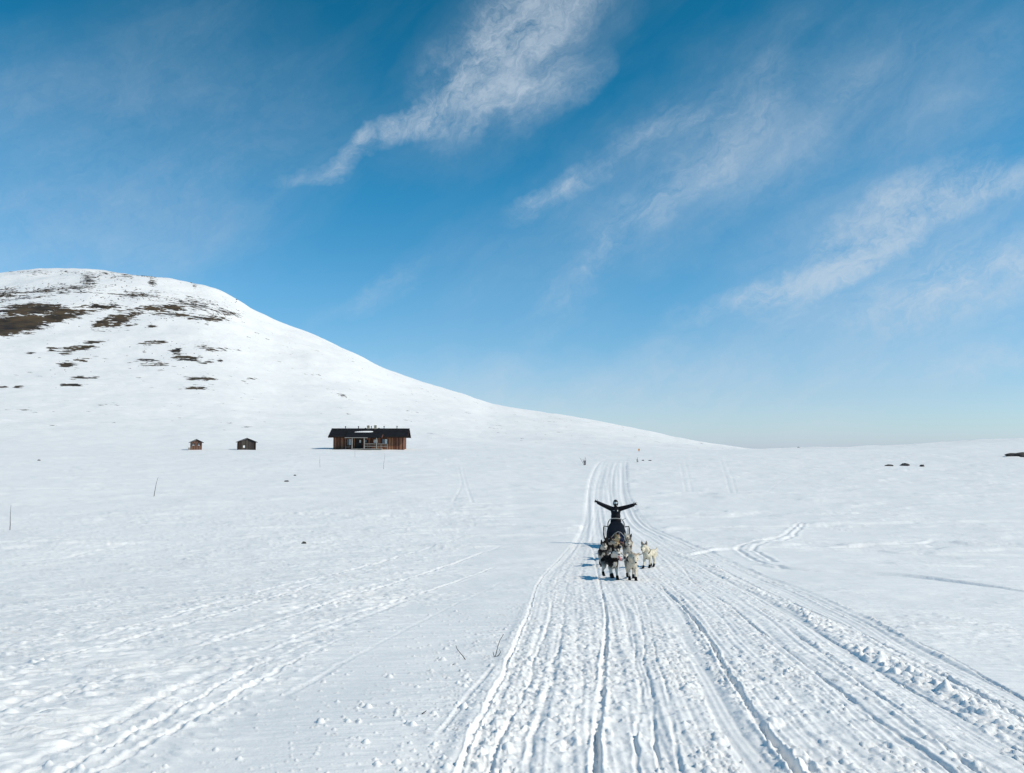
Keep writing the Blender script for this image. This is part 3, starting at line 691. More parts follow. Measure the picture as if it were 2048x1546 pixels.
# ------------------------------------------------------------------ cabin and sheds
M_ROOF = simple_mat('black_roofing_felt', (.012, .013, .016), .9, .35, 1.5, .4)
M_DARKWOOD = simple_mat('dark_stained_wood', (.030, .017, .012), .85, .4, 4)
M_GREYWOOD = simple_mat('weathered_grey_wood', (.30, .28, .25), .85, .25, 5)
M_REDWOOD = simple_mat('red_brown_bargeboard', (.16, .06, .04), .85, .3, 5)
M_GLASS = simple_mat('window_glass', (.10, .14, .18), .06, .2, 2, 0)
M_WHITE = simple_mat('white_paint', (.78, .78, .76), .6, .06, 4, .1)
M_STONE = simple_mat('chimney_plaster', (.38, .33, .25), .9, .25, 5, .5)
M_METAL = simple_mat('dark_flue_metal', (.035, .033, .032), .5, .3, 6, .1)
M_CURTAIN = simple_mat('pale_blind', (.62, .63, .62), .8, .08, 5, .1)
def plank_mat(name, a, b, c):
    m, nt, bs = nmat(name)
    at = nt.nodes.new('ShaderNodeAttribute'); at.attribute_name = 'Col'
    r = nt.nodes.new('ShaderNodeValToRGB')
    r.color_ramp.elements[0].color = a + (1,); r.color_ramp.elements[1].color = c + (1,)
    e = r.color_ramp.elements.new(.5); e.color = b + (1,)
    tcn = nt.nodes.new('ShaderNodeTexCoord'); mp = nt.nodes.new('ShaderNodeMapping'); mp.inputs['Scale'].default_value = (6, 6, .7)
    n = nt.nodes.new('ShaderNodeTexNoise'); n.inputs['Scale'].default_value = 2.2; n.inputs['Detail'].default_value = 5
    nt.links.new(tcn.outputs['Object'], mp.inputs[0]); nt.links.new(mp.outputs[0], n.inputs['Vector'])
    mm = nt.nodes.new('ShaderNodeMath'); mm.operation = 'MULTIPLY_ADD'; nt.links.new(n.outputs['Fac'], mm.inputs[0]); mm.inputs[1].default_value = .7
    m2 = nt.nodes.new('ShaderNodeMath'); m2.operation = 'MULTIPLY_ADD'; nt.links.new(at.outputs['Fac'], m2.inputs[0]); m2.inputs[1].default_value = .75; m2.inputs[2].default_value = -.22
    nt.links.new(m2.outputs[0], mm.inputs[2])
    nt.links.new(mm.outputs[0], r.inputs[0]); nt.links.new(r.outputs[0], bs.inputs['Base Color']); bs.inputs['Roughness'].default_value = .85
    return m
M_PLANK = plank_mat('tarred_brown_planks', (.042, .014, .008), (.165, .058, .030), (.38, .19, .10))
M_PLANK_B = plank_mat('old_dark_planks', (.016, .013, .011), (.045, .036, .030), (.11, .09, .075))
M_PLANK_C = plank_mat('brown_shed_planks', (.06, .03, .02), (.13, .06, .04), (.24, .13, .09))
def planks(parent, name, p0, p1, z0, z1, nrm, mat, seed, w=(.12, .19), holes=(), top=None):
    """vertical boards between plan points p0 and p1; holes are (s0, s1, za, zb) along the wall"""
    rnd = random.Random(seed)
    p0 = Vector(p0); p1 = Vector(p1); L = (p1 - p0).length; t = (p1 - p0) / L; nv = Vector(nrm)
    mb = MB(); shades = []; s = 0
    while s < L - .02:
        ww = min(rnd.uniform(*w), L - s); sh = rnd.random()
        pr = rnd.choice((.012, .03))
        zt = z1 if top is None else min(top(s + .15 * ww), top(s + .85 * ww))
        segs = [(z0, zt)]
        for h in holes:
            if s + ww > h[0] + .02 and s < h[1] - .02:
                segs = [q for a, b in segs for q in ((a, min(b, h[2])), (max(a, h[3]), b)) if q[1] - q[0] > .02]
        for a, b in segs:
            c = p0 + t * (s + ww / 2) + nv * (pr / 2)
            n0 = len(mb.bm.verts)
            ang = math.atan2(t.y, t.x)
            mb.box((c.x, c.y, (a + b) / 2), (ww - .012, pr, b - a), (0, 0, ang))
            shades += [sh] * (len(mb.bm.verts) - n0)
        s += ww
    me = mb.mesh(name)
    set_col(me, np.repeat(np.array(shades)[:, None], 3, 1))
    o = link_mesh(name, me, mat, parent); o['kind'] = 'stuff'
    return o
def window(parent, x, y, z, w, h, pane_mats, frame=M_DARKWOOD, name='window', rz=0):
    f = MB()
    f.box((x, y - .03, z + h / 2 + .04), (w + .16, .07, .08)).box((x, y - .03, z - h / 2 - .04), (w + .16, .07, .08))
    f.box((x - w / 2 - .04, y - .032, z), (.08, .066, h)).box((x + w / 2 + .04, y - .032, z), (.08, .066, h))
    fo = f.build(name, frame, parent)
    n = len(pane_mats); pw = w / n
    for i, pm in enumerate(pane_mats):
        MB().box((x - w / 2 + pw * (i + .5), y - .012, z), (pw - .03, .02, h)).build('pane', pm, fo)
    if n > 1:
        mm = MB()
        for i in range(1, n): mm.box((x - w / 2 + pw * i, y - .025, z), (.05, .045, h))
        mm.build('mullion', frame, fo)
    return fo

cx, cy = ground_px(736.5, 900.5)
k = 150.0 / math.hypot(cx, cy); cx *= k; cy *= k
cz = ground_z(cx, cy)
cabin = thing('cabin', 'long brown plank cabin with black roof and covered porch below the hill', 'cabin', (cx, cy, cz + .02), (0, 0, math.radians(3)))
HW, DEP, WH, RISE = 6.62, 6.6, 2.50, 1.42
core = MB().box((0, DEP / 2, WH / 2 - .6), (HW * 2 - .06, DEP - .06, WH + 1.2))
core.build('wall', M_DARKWOOD, cabin)
for s in (-1, 1):
    g = MB(); xs = s * (HW - .03)
    a = [(xs, 0.05, WH), (xs, DEP - .05, WH), (xs, DEP / 2, WH + RISE - .12)]
    b = [(xs - s * .08, 0.05, WH), (xs - s * .08, DEP - .05, WH), (xs - s * .08, DEP / 2, WH + RISE - .12)]
    g.poly(a + b, [(0, 1, 2), (3, 5, 4), (0, 3, 4, 1), (1, 4, 5, 2), (2, 5, 3, 0)])
    g.build('gable', M_PLANK, cabin)
planks(cabin, 'board_cladding', (-HW, 0), (HW, 0), -.6, WH, (0, -1), M_PLANK, 3,
       holes=[(HW - 4.05, HW - 2.9, .72, 1.98), (HW - 2.5, HW - 1.1, -.6, 2.1), (HW + .9, HW + 1.85, 1.15, 1.9), (HW + 2.55, HW + 3.65, 1.0, 1.98), (HW - .85, HW - .2, 1.2, 1.85)])
planks(cabin, 'board_cladding', (HW, 0), (HW, DEP), -.6, WH, (1, 0), M_PLANK, 4)
planks(cabin, 'board_cladding', (-HW, 0), (-HW, DEP), -.6, WH, (-1, 0), M_PLANK, 5)
# roof: two slopes, overhanging eaves, porch part reaching further out over the middle
sl_ = RISE / (DEP / 2)
OV, GO = .62, .85
def slope_z(y): return WH + RISE - abs(y - DEP / 2) * sl_
def roof_slab(mb, x0, x1, ya, yb, th=.14, dz=0.0):
    za, zb = slope_z(ya) + dz, slope_z(yb) + dz
    mb.poly([(x0, ya, za), (x1, ya, za), (x1, yb, zb), (x0, yb, zb), (x0, ya, za + th), (x1, ya, za + th), (x1, yb, zb + th), (x0, yb, zb + th)],
            [(0, 3, 2, 1), (4, 5, 6, 7), (0, 1, 5, 4), (1, 2, 6, 5), (2, 3, 7, 6), (3, 0, 4, 7)])
rm = MB()
roof_slab(rm, -HW - GO, HW + GO, -OV, DEP / 2)
roof_slab(rm, -HW - GO, HW + GO, DEP / 2 + .002, DEP + OV)
roof = rm.build('roof', M_ROOF, cabin)
for s in (-1, 1):
    for ya, yb in ((-OV - .05, DEP / 2), (DEP / 2 + .01, DEP + OV + .05)):
        rb = MB(); roof_slab(rb, s * (HW + GO + .03) - .025, s * (HW + GO + .03) + .025, ya, yb, .24, -.06)
        rb.build('bargeboard', M_DARKWOOD, roof)
bb = MB(); roof_slab(bb, HW + GO - .04, HW + GO + .002, -.1, 1.6, .10, -.10); bb.build('bargeboard', M_REDWOOD, roof)
ff = MB().box((0, -OV - .03, slope_z(-OV) + .04), (2 * (HW + GO), .04, .2)); ff.build('fascia', M_DARKWOOD, roof)
# snow left on the roof
sm = MB(); n = 26; vs = []; fs = []
for i in range(n + 1):
    x = -2.85 + 3.5 * i / n
    e = math.sin(math.pi * min(1, i / n * 1.02 + .0)) ** .35
    yc = 1.42 + .30 * i / n; hw_ = (.10 + .24 * e) * (1 + .2 * math.sin(i * 2.1))
    for kk, (dy, dzz) in enumerate(((-hw_, .0), (-hw_ * .7, .09 * e), (hw_ * .7, .08 * e), (hw_, .0))):
        vs.append((x, yc + dy, slope_z(yc + dy) + .142 + dzz))
for i in range(n):
    for kk in range(3): fs.append((i * 4 + kk, (i + 1) * 4 + kk, (i + 1) * 4 + kk + 1, i * 4 + kk + 1))
sm.poly(vs, fs); sm.build('snow_patch', M_SNOW, roof, True)
# porch
PX0, PX1, PY = -4.15, 2.75, -2.15
pr_ = MB()
zp1 = slope_z(1.1) + .16; zp0 = 2.13
pr_.poly([(PX0, PY, zp0), (PX1, PY, zp0), (PX1, 1.1, zp1), (PX0, 1.1, zp1), (PX0, PY, zp0 + .12), (PX1, PY, zp0 + .12), (PX1, 1.1, zp1 + .10), (PX0, 1.1, zp1 + .10)],
         [(0, 3, 2, 1), (4, 5, 6, 7), (0, 1, 5, 4), (1, 2, 6, 5), (2, 3, 7, 6), (3, 0, 4, 7)])
porch_roof = pr_.build('porch_roof', M_ROOF, cabin)
MB().box((PX0 + 2.15, PY - .03, zp0 + .03), (4.3, .035, .12)).build('fascia', M_GREYWOOD, porch_roof)
sd = MB(); sd.poly([(PX1 + .002, PY - .04, zp0 - .03), (PX1 + .05, PY - .04, zp0 - .03), (PX1 + .05, 0, zp0 + .50), (PX1 + .002, 0, zp0 + .50), (PX1 + .002, PY - .04, zp0 + .16), (PX1 + .05, PY - .04, zp0 + .16), (PX1 + .05, 0, zp0 + .74), (PX1 + .002, 0, zp0 + .74)],
        [(0, 3, 2, 1), (4, 5, 6, 7), (0, 1, 5, 4), (1, 2, 6, 5), (2, 3, 7, 6), (3, 0, 4, 7)]); sd.build('bargeboard', M_REDWOOD, porch_roof)
MB().box(((PX0 + PX1) / 2 + .6, PY / 2 - .02, .06), (PX1 - PX0 - 1.2, -PY, .14)).build('deck', M_GREYWOOD, cabin)
st = MB().box((-2.0, PY - .35, -.06), (1.6, .5, .12)); st.build('step', M_GREYWOOD, cabin)
for x in (-2.75, -.48, 1.80):
    MB().box((x, PY + .1, 1.12), (.17, .17, 2.1)).build('porch_post', M_GREYWOOD, cabin)
rl = MB()
for z in (.55, 1.0): rl.box(((-.40 + 1.72) / 2, PY + .1, z), (2.1, .06, .10))
rl.build('railing', M_GREYWOOD, cabin)
rl = MB()
for z in (.55, 1.0): rl.box((2.85, PY + .4, z), (1.9, .06, .09))
for x in (2.6, 3.75): rl.box((x, PY + .45, .5), (.10, .05, 1.05))
rl.build('railing', M_GREYWOOD, cabin)
bn = MB().box((-3.6, -.45, .42), (1.4, .4, .06)).box((-4.2, -.45, .2), (.06, .36, .4)).box((-3.0, -.45, .2), (.06, .36, .4))
bn.build('bench', M_GREYWOOD, cabin)
window(cabin, -3.48, 0, 1.35, 1.1, 1.15, [M_GLASS, M_CURTAIN, M_GLASS])
window(cabin, 1.38, 0, 1.53, .85, .62, [M_CURTAIN])
window(cabin, 3.1, 0, 1.5, 1.0, .85, [M_GLASS, M_CURTAIN])
window(cabin, -.52, 0, 1.52, .5, .5, [M_GLASS])
dr = MB().box((-1.8, -.02, 1.0), (1.3, .06, 2.05)).build('door', M_PLANK_B, cabin)
MB().box((-1.55, -.06, 1.5), (.34, .015, .5)).build('notice', M_CURTAIN, dr)
MB().tube([(-1.3, -.05, 1.0), (-1.3, -.11, 1.0), (-1.42, -.11, 1.0)], .015, 6).build('handle', M_METAL, dr)
def on_roof(x, y, w, h, mat, nm, cap=True):
    z = slope_z(y) + .1
    m = MB()
    if nm == 'chimney':
        m.box((x, y, z + h / 2), (w, w, h)).box((x, y, z + h + .04), (w + .10, w + .10, .08)); m.box((x, y, z + h + .11), (w * .6, w * .6, .08))
    else:
        m.tube([(x, y, z - .1), (x, y, z + h)], w / 2, 10)
        if cap: m.tube([(x, y, z + h - .02), (x, y, z + h + .05), (x, y, z + h + .16)], [w * .95, w * .95, w * .2], 10)
    m.build(nm, mat, cabin)
on_roof(-.46, DEP / 2 - .2, .46, .55, M_STONE, 'chimney')
on_roof(.90, DEP / 2 - .2, .46, .60, M_STONE, 'chimney')
for x, h, w in ((-4.85, .42, .15), (-2.35, .42, .15), (.13, .45, .13), (2.6, .46, .15), (5.1, .48, .15)): on_roof(x, DEP / 2 - .25, w, h, M_METAL, 'flue_pipe')
for x in (-1.0, 1.62): on_roof(x, DEP / 2 - .25, .2, .10, M_METAL, 'roof_vent')
# ----- two sheds left of the cabin
def shed(u, v, dist, label, w, dep, h, rise, ov, mat, ryaw):
    x, y = ground_px(u, v); q = dist / math.hypot(x, y); x *= q; y *= q
    t = thing('shed', label, 'shed', (x, y, ground_z(x, y) + .02), (0, 0, math.radians(ryaw)), 'small sheds beside the cabin')
    MB().prism([(-w / 2 + .03, -.6), (w / 2 - .03, -.6), (w / 2 - .03, h), (0, h + rise - .06), (-w / 2 + .03, h)], 0.03, dep - .03).build('wall', M_DARKWOOD, t)
    top = lambda s: h + rise * (1 - abs(s - w / 2) / (w / 2)) - .03
    return t, x, y, top
def shed_roof(t, w, dep, h, rise, ov):
    m = MB(); sl2 = rise / (w / 2)
    for s in (-1, 1):
        xa = s * (w / 2 + ov); za = h - ov * sl2
        for yo in (0,):
            m.poly([(0, -ov * .8, h + rise), (xa, -ov * .8, za), (xa, dep + ov * .8, za), (0, dep + ov * .8, h + rise), (0, -ov * .8, h + rise + .10), (xa, -ov * .8, za + .10), (xa, dep + ov * .8, za + .10), (0, dep + ov * .8, h + rise + .10)],
                   [(0, 3, 2, 1), (4, 5, 6, 7), (0, 1, 5, 4), (1, 2, 6, 5), (2, 3, 7, 6), (3, 0, 4, 7)])
    return m.build('roof', M_ROOF, t)
t, x, y, top = shed(392, 906, 150, 'smallest brown plank shed with two little window openings, left of the dark shed', 1.85, 2.0, 1.35, .46, .32, M_PLANK_C, 24)
planks(t, 'board_cladding', (-.925, 0), (.925, 0), -.6, 0, (0, -1), M_PLANK_C, 11, holes=[(.26, .62, .72, 1.12), (1.15, 1.52, .72, 1.12)], top=top)
planks(t, 'board_cladding', (.925, 0), (.925, 2.0), -.6, 1.35, (1, 0), M_PLANK_C, 12)
planks(t, 'board_cladding', (-.925, 0), (-.925, 2.0), -.6, 1.35, (-1, 0), M_PLANK_C, 12)
for xx in (-.48, .41):
    wf = window(t, xx, 0, .96, .30, .28, [M_GLASS], M_PLANK_C)
    MB().box((xx, -.06, .78), (.36, .09, .06)).build('snow_patch', M_SNOW, wf)
MB().box((-1.15, .2, .12), (.36, .4, .5), bev=.01).build('wooden_box', M_GREYWOOD, t)
shed_roof(t, 1.85, 2.0, 1.35, .46, .30)
t, x, y, top = shed(493, 901.5, 150, 'dark weathered shed with a white square on its gable, between smallest shed and cabin', 3.2, 2.6, 1.42, .66, .30, M_PLANK_B, 20)
planks(t, 'board_cladding', (-1.6, 0), (1.6, 0), -.6, 0, (0, -1), M_PLANK_B, 13, holes=[(.98, 1.32, .35, .78)], top=top)
planks(t, 'board_cladding', (1.6, 0), (1.6, 2.6), -.6, 1.42, (1, 0), M_PLANK_B, 14)
planks(t, 'board_cladding', (-1.6, 0), (-1.6, 2.6), -.6, 1.42, (-1, 0), M_PLANK_B, 15)
MB().box((-.45, -.03, .56), (.34, .04, .42)).build('white_board', M_WHITE, t)
for xx in (-1.45, 1.45): MB().box((xx, -.08, .70), (.18, .10, 1.5)).build('corner_post', M_DARKWOOD, t)
shed_roof(t, 3.2, 2.6, 1.42, .66, .28)
# ------------------------------------------------------------------ sled dogs
def hrot(yaw, pitch, roll):
    return (Matrix.Rotation(math.radians(yaw), 3, 'Z') @ Matrix.Rotation(math.radians(roll), 3, 'Y') @ Matrix.Rotation(math.radians(pitch), 3, 'X'))
HP = Vector((0, -.40, .63)); HS = 1.17
def make_dog(label, u, v, dist, heading, coat, yaw=0, pitch=0, roll=0, legs=((0, 0), (0, 0), (0, 0), (0, 0)), tongue=False, mouth=False, tail='down', scale=1.0, ears='up', seed=0, boots=True, drop=0.0, cap=.752, straps=True):
    """forward is local -Y; yaw turns the head towards +x; legs: fore-x, fore+x, hind-x, hind+x as (forward shift, lift)"""
    x, y = ground_px(u, v); q = dist / math.hypot(x, y); x *= q; y *= q
    a = math.radians(heading)
    fx, fy = math.sin(a), -math.cos(a)
    zf = float(height(np.array([x + fx * .28]), np.array([y + fy * .28]), False)[0]); zb = float(height(np.array([x - fx * .28]), np.array([y - fy * .28]), False)[0])
    gz0 = ground_z(x, y)
    tilt = math.atan2(zb - zf, .56)
    root = thing('sled_dog', label, 'dog', (x, y, min(gz0, (zf + zb) / 2 - .03) + .004), (tilt, 0, a), 'dogs of the sled team', scale)
    R = hrot(yaw, pitch, roll) * HS; Hd = Vector((0, 0, -drop))
    hd = lambda p: tuple(R @ (Vector(p[:3]) - HP) + HP + Hd) + tuple(r_ * HS for r_ in p[3:])
    m = MB()
    m.ell((0, -.20, .46), (.125, .19, .165)).ell((0, .02, .475), (.113, .22, .12)).ell((0, .20, .485), (.102, .16, .11)).ell((0, .29, .485), (.112, .115, .125))
    m.ell((0, -.33, .49), (.112, .10, .15))
    n1 = (0, -.28, .55, .132); n2 = (0, -.41, .67 - drop * .6, .110)
    m.chain([n1, n2, hd((0, -.45, .73, .085))])
    m.ell(hd((0, -.47, .74)), (.083 * HS, .098 * HS, .078 * HS), None)
    for s in (-1, 1): m.ell(hd((s * .050, -.48, .705)), (.055 * HS, .06 * HS, .055 * HS))
    m.chain([hd((0, -.53, .720, .060)), hd((0, -.640, .700, .041))])
    jd = .045 if mouth else .012
    m.chain([hd((0, -.51, .68, .042)), hd((0, -.605, .683 - jd, .029))])
    for s in (-1, 1):
        if ears == 'up': m.chain([hd((s * .054, -.45, .785, .042)), hd((s * .066, -.447, .84, .028)), hd((s * .070, -.445, .895, .009))], 8)
        else: m.chain([hd((s * .058, -.44, .785, .032)), hd((s * .105, -.40, .83, .012))], 8)
    paws = []
    for i, s in enumerate((-1, 1)):
        dy, lf = legs[i]
        pw = (s * .075, -.27 - dy, .025 + lf)
        kx = (s * .08, -.245 - dy * .55 - lf * .25, .155 + lf * .75)
        el = (s * .088, -.205 - dy * .15, .315)
        m.chain([(s * .075, -.24, .45, .068), el + (.046,), kx + (.030,), pw + (.031,)], 10); m.ell((pw[0], pw[1] - .025, pw[2] - .003), (.030, .042, .022))
        paws.append((pw, kx))
    for i, s in enumerate((-1, 1)):
        dy, lf = legs[2 + i]
        pw = (s * .085, .27 - dy, .025 + lf)
        hk = (s * .085, .335 - dy * .8, .165 + lf * .8)
        kn = (s * .098, .185 - dy * .35, .315)
        m.chain([(s * .075, .27, .46, .092), kn + (.056,), hk + (.030,), pw + (.029,)], 10); m.ell((pw[0], pw[1] - .025, pw[2] - .003), (.029, .040, .021))
        paws.append((pw, hk))
    if tail == 'up': tl = [(0, .37, .54, .04), (.02, .44, .63, .048), (.05, .45, .74, .045), (.07, .40, .82, .022)]
    elif tail == 'out': tl = [(0, .37, .52, .04), (.02, .47, .53, .046), (.03, .58, .57, .042), (.03, .66, .63, .018)]
    else: tl = [(0, .37, .51, .04), (0, .44, .44, .045), (.01, .48, .34, .042), (.01, .49, .25, .018)]
    m.chain(tl, 10)
    me = remeshed(m, 'body', .0125, 4, .5)
    P = coords(me)
    Ri = np.array(R.inverted()); hpv = np.array(HP); off = np.array(Hd)
    Q = (P - hpv - off) @ Ri.T + hpv
    head = (Q[:, 1] < -.40) & (Q[:, 2] > .60) & (P[:, 2] > .45)
    nz = fbm(P[:, 0] * 14 + seed, P[:, 1] * 9 + P[:, 2] * 12, 3, seed % 40) * .5
    def mixc(c0, c1, f): f = np.clip(f, 0, 1)[:, None]; return np.array(c0) * (1 - f) + np.array(c1) * f
    if coat[0] == 'plain':
        C = mixc(coat[1], coat[2], .5 + nz)
        C = np.where((head & (Q[:, 2] > .80))[:, None], np.array(coat[3]), C)
    else:
        dark, pale, mid = coat[1:4]
        side = sst(coat[4] - .05, coat[4] + .05, P[:, 2] + nz * .06 - .03 * (P[:, 1] > .1) - .10 * sst(.11, .0, np.abs(P[:, 0])) * (P[:, 1] < -.30) + .07 * (P[:, 1] < -.24) * (coat[4] < .46))
        C = mixc(pale, dark, side)
        fl = np.exp(-((P[:, 2] - coat[4]) / .05) ** 2) * .7
        C = C * (1 - fl[:, None]) + np.array(mid) * fl[:, None]
        ruff = (P[:, 1] < -.26) & (np.abs(P[:, 0]) < (.045 if coat[4] < .46 else .06) + nz * .03) & (P[:, 2] < (.47 if coat[4] < .46 else .54)) & ~head
        C = np.where(ruff[:, None], np.array(pale), C)
        hz, hy, hx = Q[:, 2], Q[:, 1], np.abs(Q[:, 0])
        f = sst(cap, cap + .02, hz + nz * .015 - .10 * np.maximum(0, -.56 - hy) * 0)
        f = np.maximum(f, ((hx < .014) & (hz > .71) & (hy > -.60)) * 1.0)
        spot = np.exp(-(((hx - .034) / .016) ** 2 + ((hz - .782) / .016) ** 2)) * (hy < -.46)
        f = np.clip(f - 1.2 * spot, 0, 1)
        f = np.where((hy > -.46) & (hz > .70), 1.0, f)
        f = np.where((hx > .07) & (hz > .68) & (hy > -.50), 1.0, f)
        HC = mixc(pale, dark if len(coat) < 6 else coat[5], f)
        C = np.where(head[:, None], HC, C)
    set_col(me, C)
    link_mesh('body', me, M_FUR, root, True)
    # fur tufts standing off the coat
    rs = np.random.RandomState(seed + 5)
    nf = len(me.polygons); ctr = np.empty(nf * 3); me.polygons.foreach_get('center', ctr); ctr = ctr.reshape(-1, 3)
    nr = np.empty(nf * 3); me.polygons.foreach_get('normal', nr); nr = nr.reshape(-1, 3)
    vi = np.array([p.vertices[0] for p in me.polygons])
    qc = (ctr - hpv - off) @ Ri.T + hpv
    ok = np.nonzero(~((qc[:, 1] < -.50) & (qc[:, 2] > .62)) & (ctr[:, 2] > .24))[0]
    pick = rs.choice(ok, min(len(ok), 3600), replace=False)
    p = ctr[pick]; nn = nr[pick]
    flow = np.array([0, .8, -.45]) + rs.randn(len(pick), 3) * .35
    flow -= nn * (flow * nn).sum(1, keepdims=True); flow /= np.linalg.norm(flow, axis=1, keepdims=True) + 1e-6
    sd_ = np.cross(nn, flow)
    ln = rs.uniform(.014, .030, (len(pick), 1)); wd = rs.uniform(.0035, .007, (len(pick), 1))
    V3 = np.stack([p - sd_ * wd - nn * .003, p + sd_ * wd - nn * .003, p + flow * ln + nn * ln * rs.uniform(.15, .45, (len(pick), 1))], 1).reshape(-1, 3)
    fm = bpy.data.meshes.new('fur'); fm.from_pydata(V3.tolist(), [], [(3 * i, 3 * i + 1, 3 * i + 2) for i in range(len(pick))])
    set_col(fm, np.repeat(C[vi[pick]] * rs.uniform(.75, 1.15, (len(pick), 1)), 3, 0))
    fo = link_mesh('fur', fm, M_FUR, root); fo['kind'] = 'stuff'
    MB().ell(hd((0, -.684, .710)), (.027, .019, .020)).build('nose', M_NOSE, root, True)
    for s in (-1, 1): MB().ell(hd((s * .040, -.553, .750)), (.017, .013, .015)).build('eye', M_EYE, root, True)
    if mouth:
        MB().tube([hd((0, -.55, .676)), hd((0, -.63, .662))], [.030, .020], 8, flat=(1, .5)).build('mouth', M_MOUTH, root, True)
    if tongue:
        tp = [hd((0.0, -.58, .664)), hd((.012, -.65, .652)), hd((.030, -.685, .620)), hd((.045, -.69, .57))]
        MB().tube(tp, [.020, .026, .028, .018], 8, flat=(.35, 1.0) if False else (1, .35)).build('tongue', M_TONGUE, root, True)
    # harness: neck loop, breast strap, side straps to the tail
    hb = MB()
    nd = (Vector(n2[:3]) - Vector(n1[:3])).normalized(); c = Vector(n1[:3]).lerp(Vector(n2[:3]), .22)
    e1 = Vector((1, 0, 0)); e2 = nd.cross(e1).normalized()
    hb.tube([c + e1 * math.cos(t_) * .128 + e2 * math.sin(t_) * .134 for t_ in np.linspace(0, 2 * math.pi, 20, endpoint=False)], .0145, 6, closed=True)
    hb.tube([(0, -.415, .51), (0, -.415, .47), (0, -.405, .43), (0, -.385, .39), (0, -.34, .345), (0, -.22, .30)], .011, 6)
    for s in ((-1, 1) if straps else ()):
        hb.tube([(s * .118, -.30, .53), (s * .138, -.18, .50), (s * .128, .0, .52), (s * .118, .15, .55), (s * .07, .30, .60), (0, .40, .57)], .007, 6)
    if straps: hb.tube([(-.132, -.06, .51), (-.09, -.05, .595), (0, -.05, .615), (.09, -.05, .595), (.132, -.06, .51)], .010, 6)
    hb.build('harness', M_BLACK, root, True)
    if boots:
        for (pw, kk) in paws:
            d_ = (Vector(kk) - Vector(pw)); d_.normalize(); p0 = Vector(pw)
            b = MB(); b.tube([p0 + d_ * .095, p0 + d_ * .085, p0 + d_ * .045, p0 + Vector((0, -.012, .0))], [.034, .036, .038, .038], 10)
            b.ell((pw[0], pw[1] - .028, pw[2] - .001), (.041, .054, .0255))
            b.build('bootie', M_BOOT, root, True)
    return root
WHT = (.60, .56, .50); CRM = (.72, .65, .52)
GAIT_A = ((.10, .0), (-.08, .05), (-.10, .0), (.10, .03)); GAIT_B = ((-.08, .04), (.09, .0), (.10, .02), (-.10, .0)); STAND = ((.03, 0), (-.03, 0), (-.04, 0), (.05, 0))
dogs = {}
dogs[1] = make_dog('black and white husky in front, tongue hanging out', 1221, 1153, 20.7, 13, ('mask', (.008, .007, .007), (.60, .55, .48), (.03, .026, .024), .40), yaw=-3, pitch=6, tongue=True, mouth=True, legs=((.10, .07), (.05, 0), (-.02, .06), (.12, 0)), tail='down', seed=1, scale=1.0, cap=.742)
dogs[2] = make_dog('cream white dog in front with lowered head beside the black and white husky', 1263, 1153, 20.6, -3, ('plain', (.56, .48, .36), (.74, .67, .56), (.42, .34, .26)), yaw=10, pitch=24, roll=12, legs=((-.04, .0), (.14, .0), (.05, .05), (-.08, 0)), ears='side', seed=2, drop=.07, mouth=True, scale=.97)
dogs[3] = make_dog('leftmost dog of the team, dark cap and white cheeks', 1206, 1126, 24.6, -4, ('mask', (.013, .011, .010), (.50, .45, .39), (.06, .05, .044), .44), yaw=6, pitch=12, legs=GAIT_A, seed=3, tail='up', scale=.92, cap=.748)
dogs[4] = make_dog('cream white dog trotting alone on the right of the team', 1299, 1127, 24.2, -30, ('plain', (.62, .54, .39), (.80, .74, .62), (.26, .21, .17)), yaw=0, pitch=14, legs=((.14, .0), (-.06, .02), (-.08, 0), (.12, .03)), seed=4, tail='out', mouth=True, scale=.92, straps=False)
dogs[5] = make_dog('grey and dark brown dog between the leftmost dog and the tan one', 1217, 1114, 26.8, 8, ('mask', (.026, .019, .015), (.42, .36, .29), (.085, .062, .046), .42), yaw=18, pitch=10, legs=GAIT_B, seed=5, tail='up', scale=.9, cap=.735)
dogs[8] = make_dog('grey and white dog behind the cream lead dog, head low', 1255, 1116, 26.6, -3, ('mask', (.12, .10, .085), (.54, .49, .42), (.22, .19, .155), .46, (.20, .17, .14)), yaw=-2, pitch=14, legs=GAIT_A, seed=8, tail='up', mouth=True, scale=.9)
dogs[6] = make_dog('tan wolf coloured dog just in front of the sled bag', 1231, 1103, 29.0, 2, ('mask', (.15, .105, .06), (.52, .40, .24), (.32, .22, .115), .52, (.17, .125, .08)), yaw=8, pitch=8, legs=GAIT_B, seed=6, tail='up', scale=.86)
dogs[7] = make_dog('white faced dog with dark back at the right front of the sled', 1257, 1103, 28.8, -16, ('mask', (.022, .018, .016), (.62, .56, .48), (.15, .12, .10), .48, (.50, .45, .39)), yaw=-2, pitch=4, legs=GAIT_A, seed=7, tail='up', mouth=True, scale=.86)

# ------------------------------------------------------------------ sled
M_NAVY = simple_mat('navy_canvas', (.006, .016, .055), .75, .35, 6, .4)
M_BLACKBAG = simple_mat('black_canvas', (.005, .0075, .014), .8, .35, 6, .4)
M_WOOD = simple_mat('ash_wood', (.28, .17, .09), .6, .3, 12)
M_DWOOD = simple_mat('dark_sled_wood', (.05, .032, .022), .6, .3, 12)
M_ROPE = simple_mat('grey_rope', (.40, .39, .37), .8, .2, 60)
M_BROPE = simple_mat('brown_rope', (.10, .075, .055), .85, .3, 60)
SH = -6.5
sx, sy = ground_px(1233, 1090); q = 31.9 / math.hypot(sx, sy); sx *= q; sy *= q
sz = ground_z(sx, sy)
slp = math.atan2(float(height(np.array([sx]), np.array([sy + .5]), False)[0]) - float(height(np.array([sx]), np.array([sy - .5]), False)[0]), 1.0)
sled = thing('dog_sled', 'wooden dog sled with dark navy cargo bag pulled by the team', 'sled', (sx, sy, sz - .02), (slp, 0, math.radians(SH)))
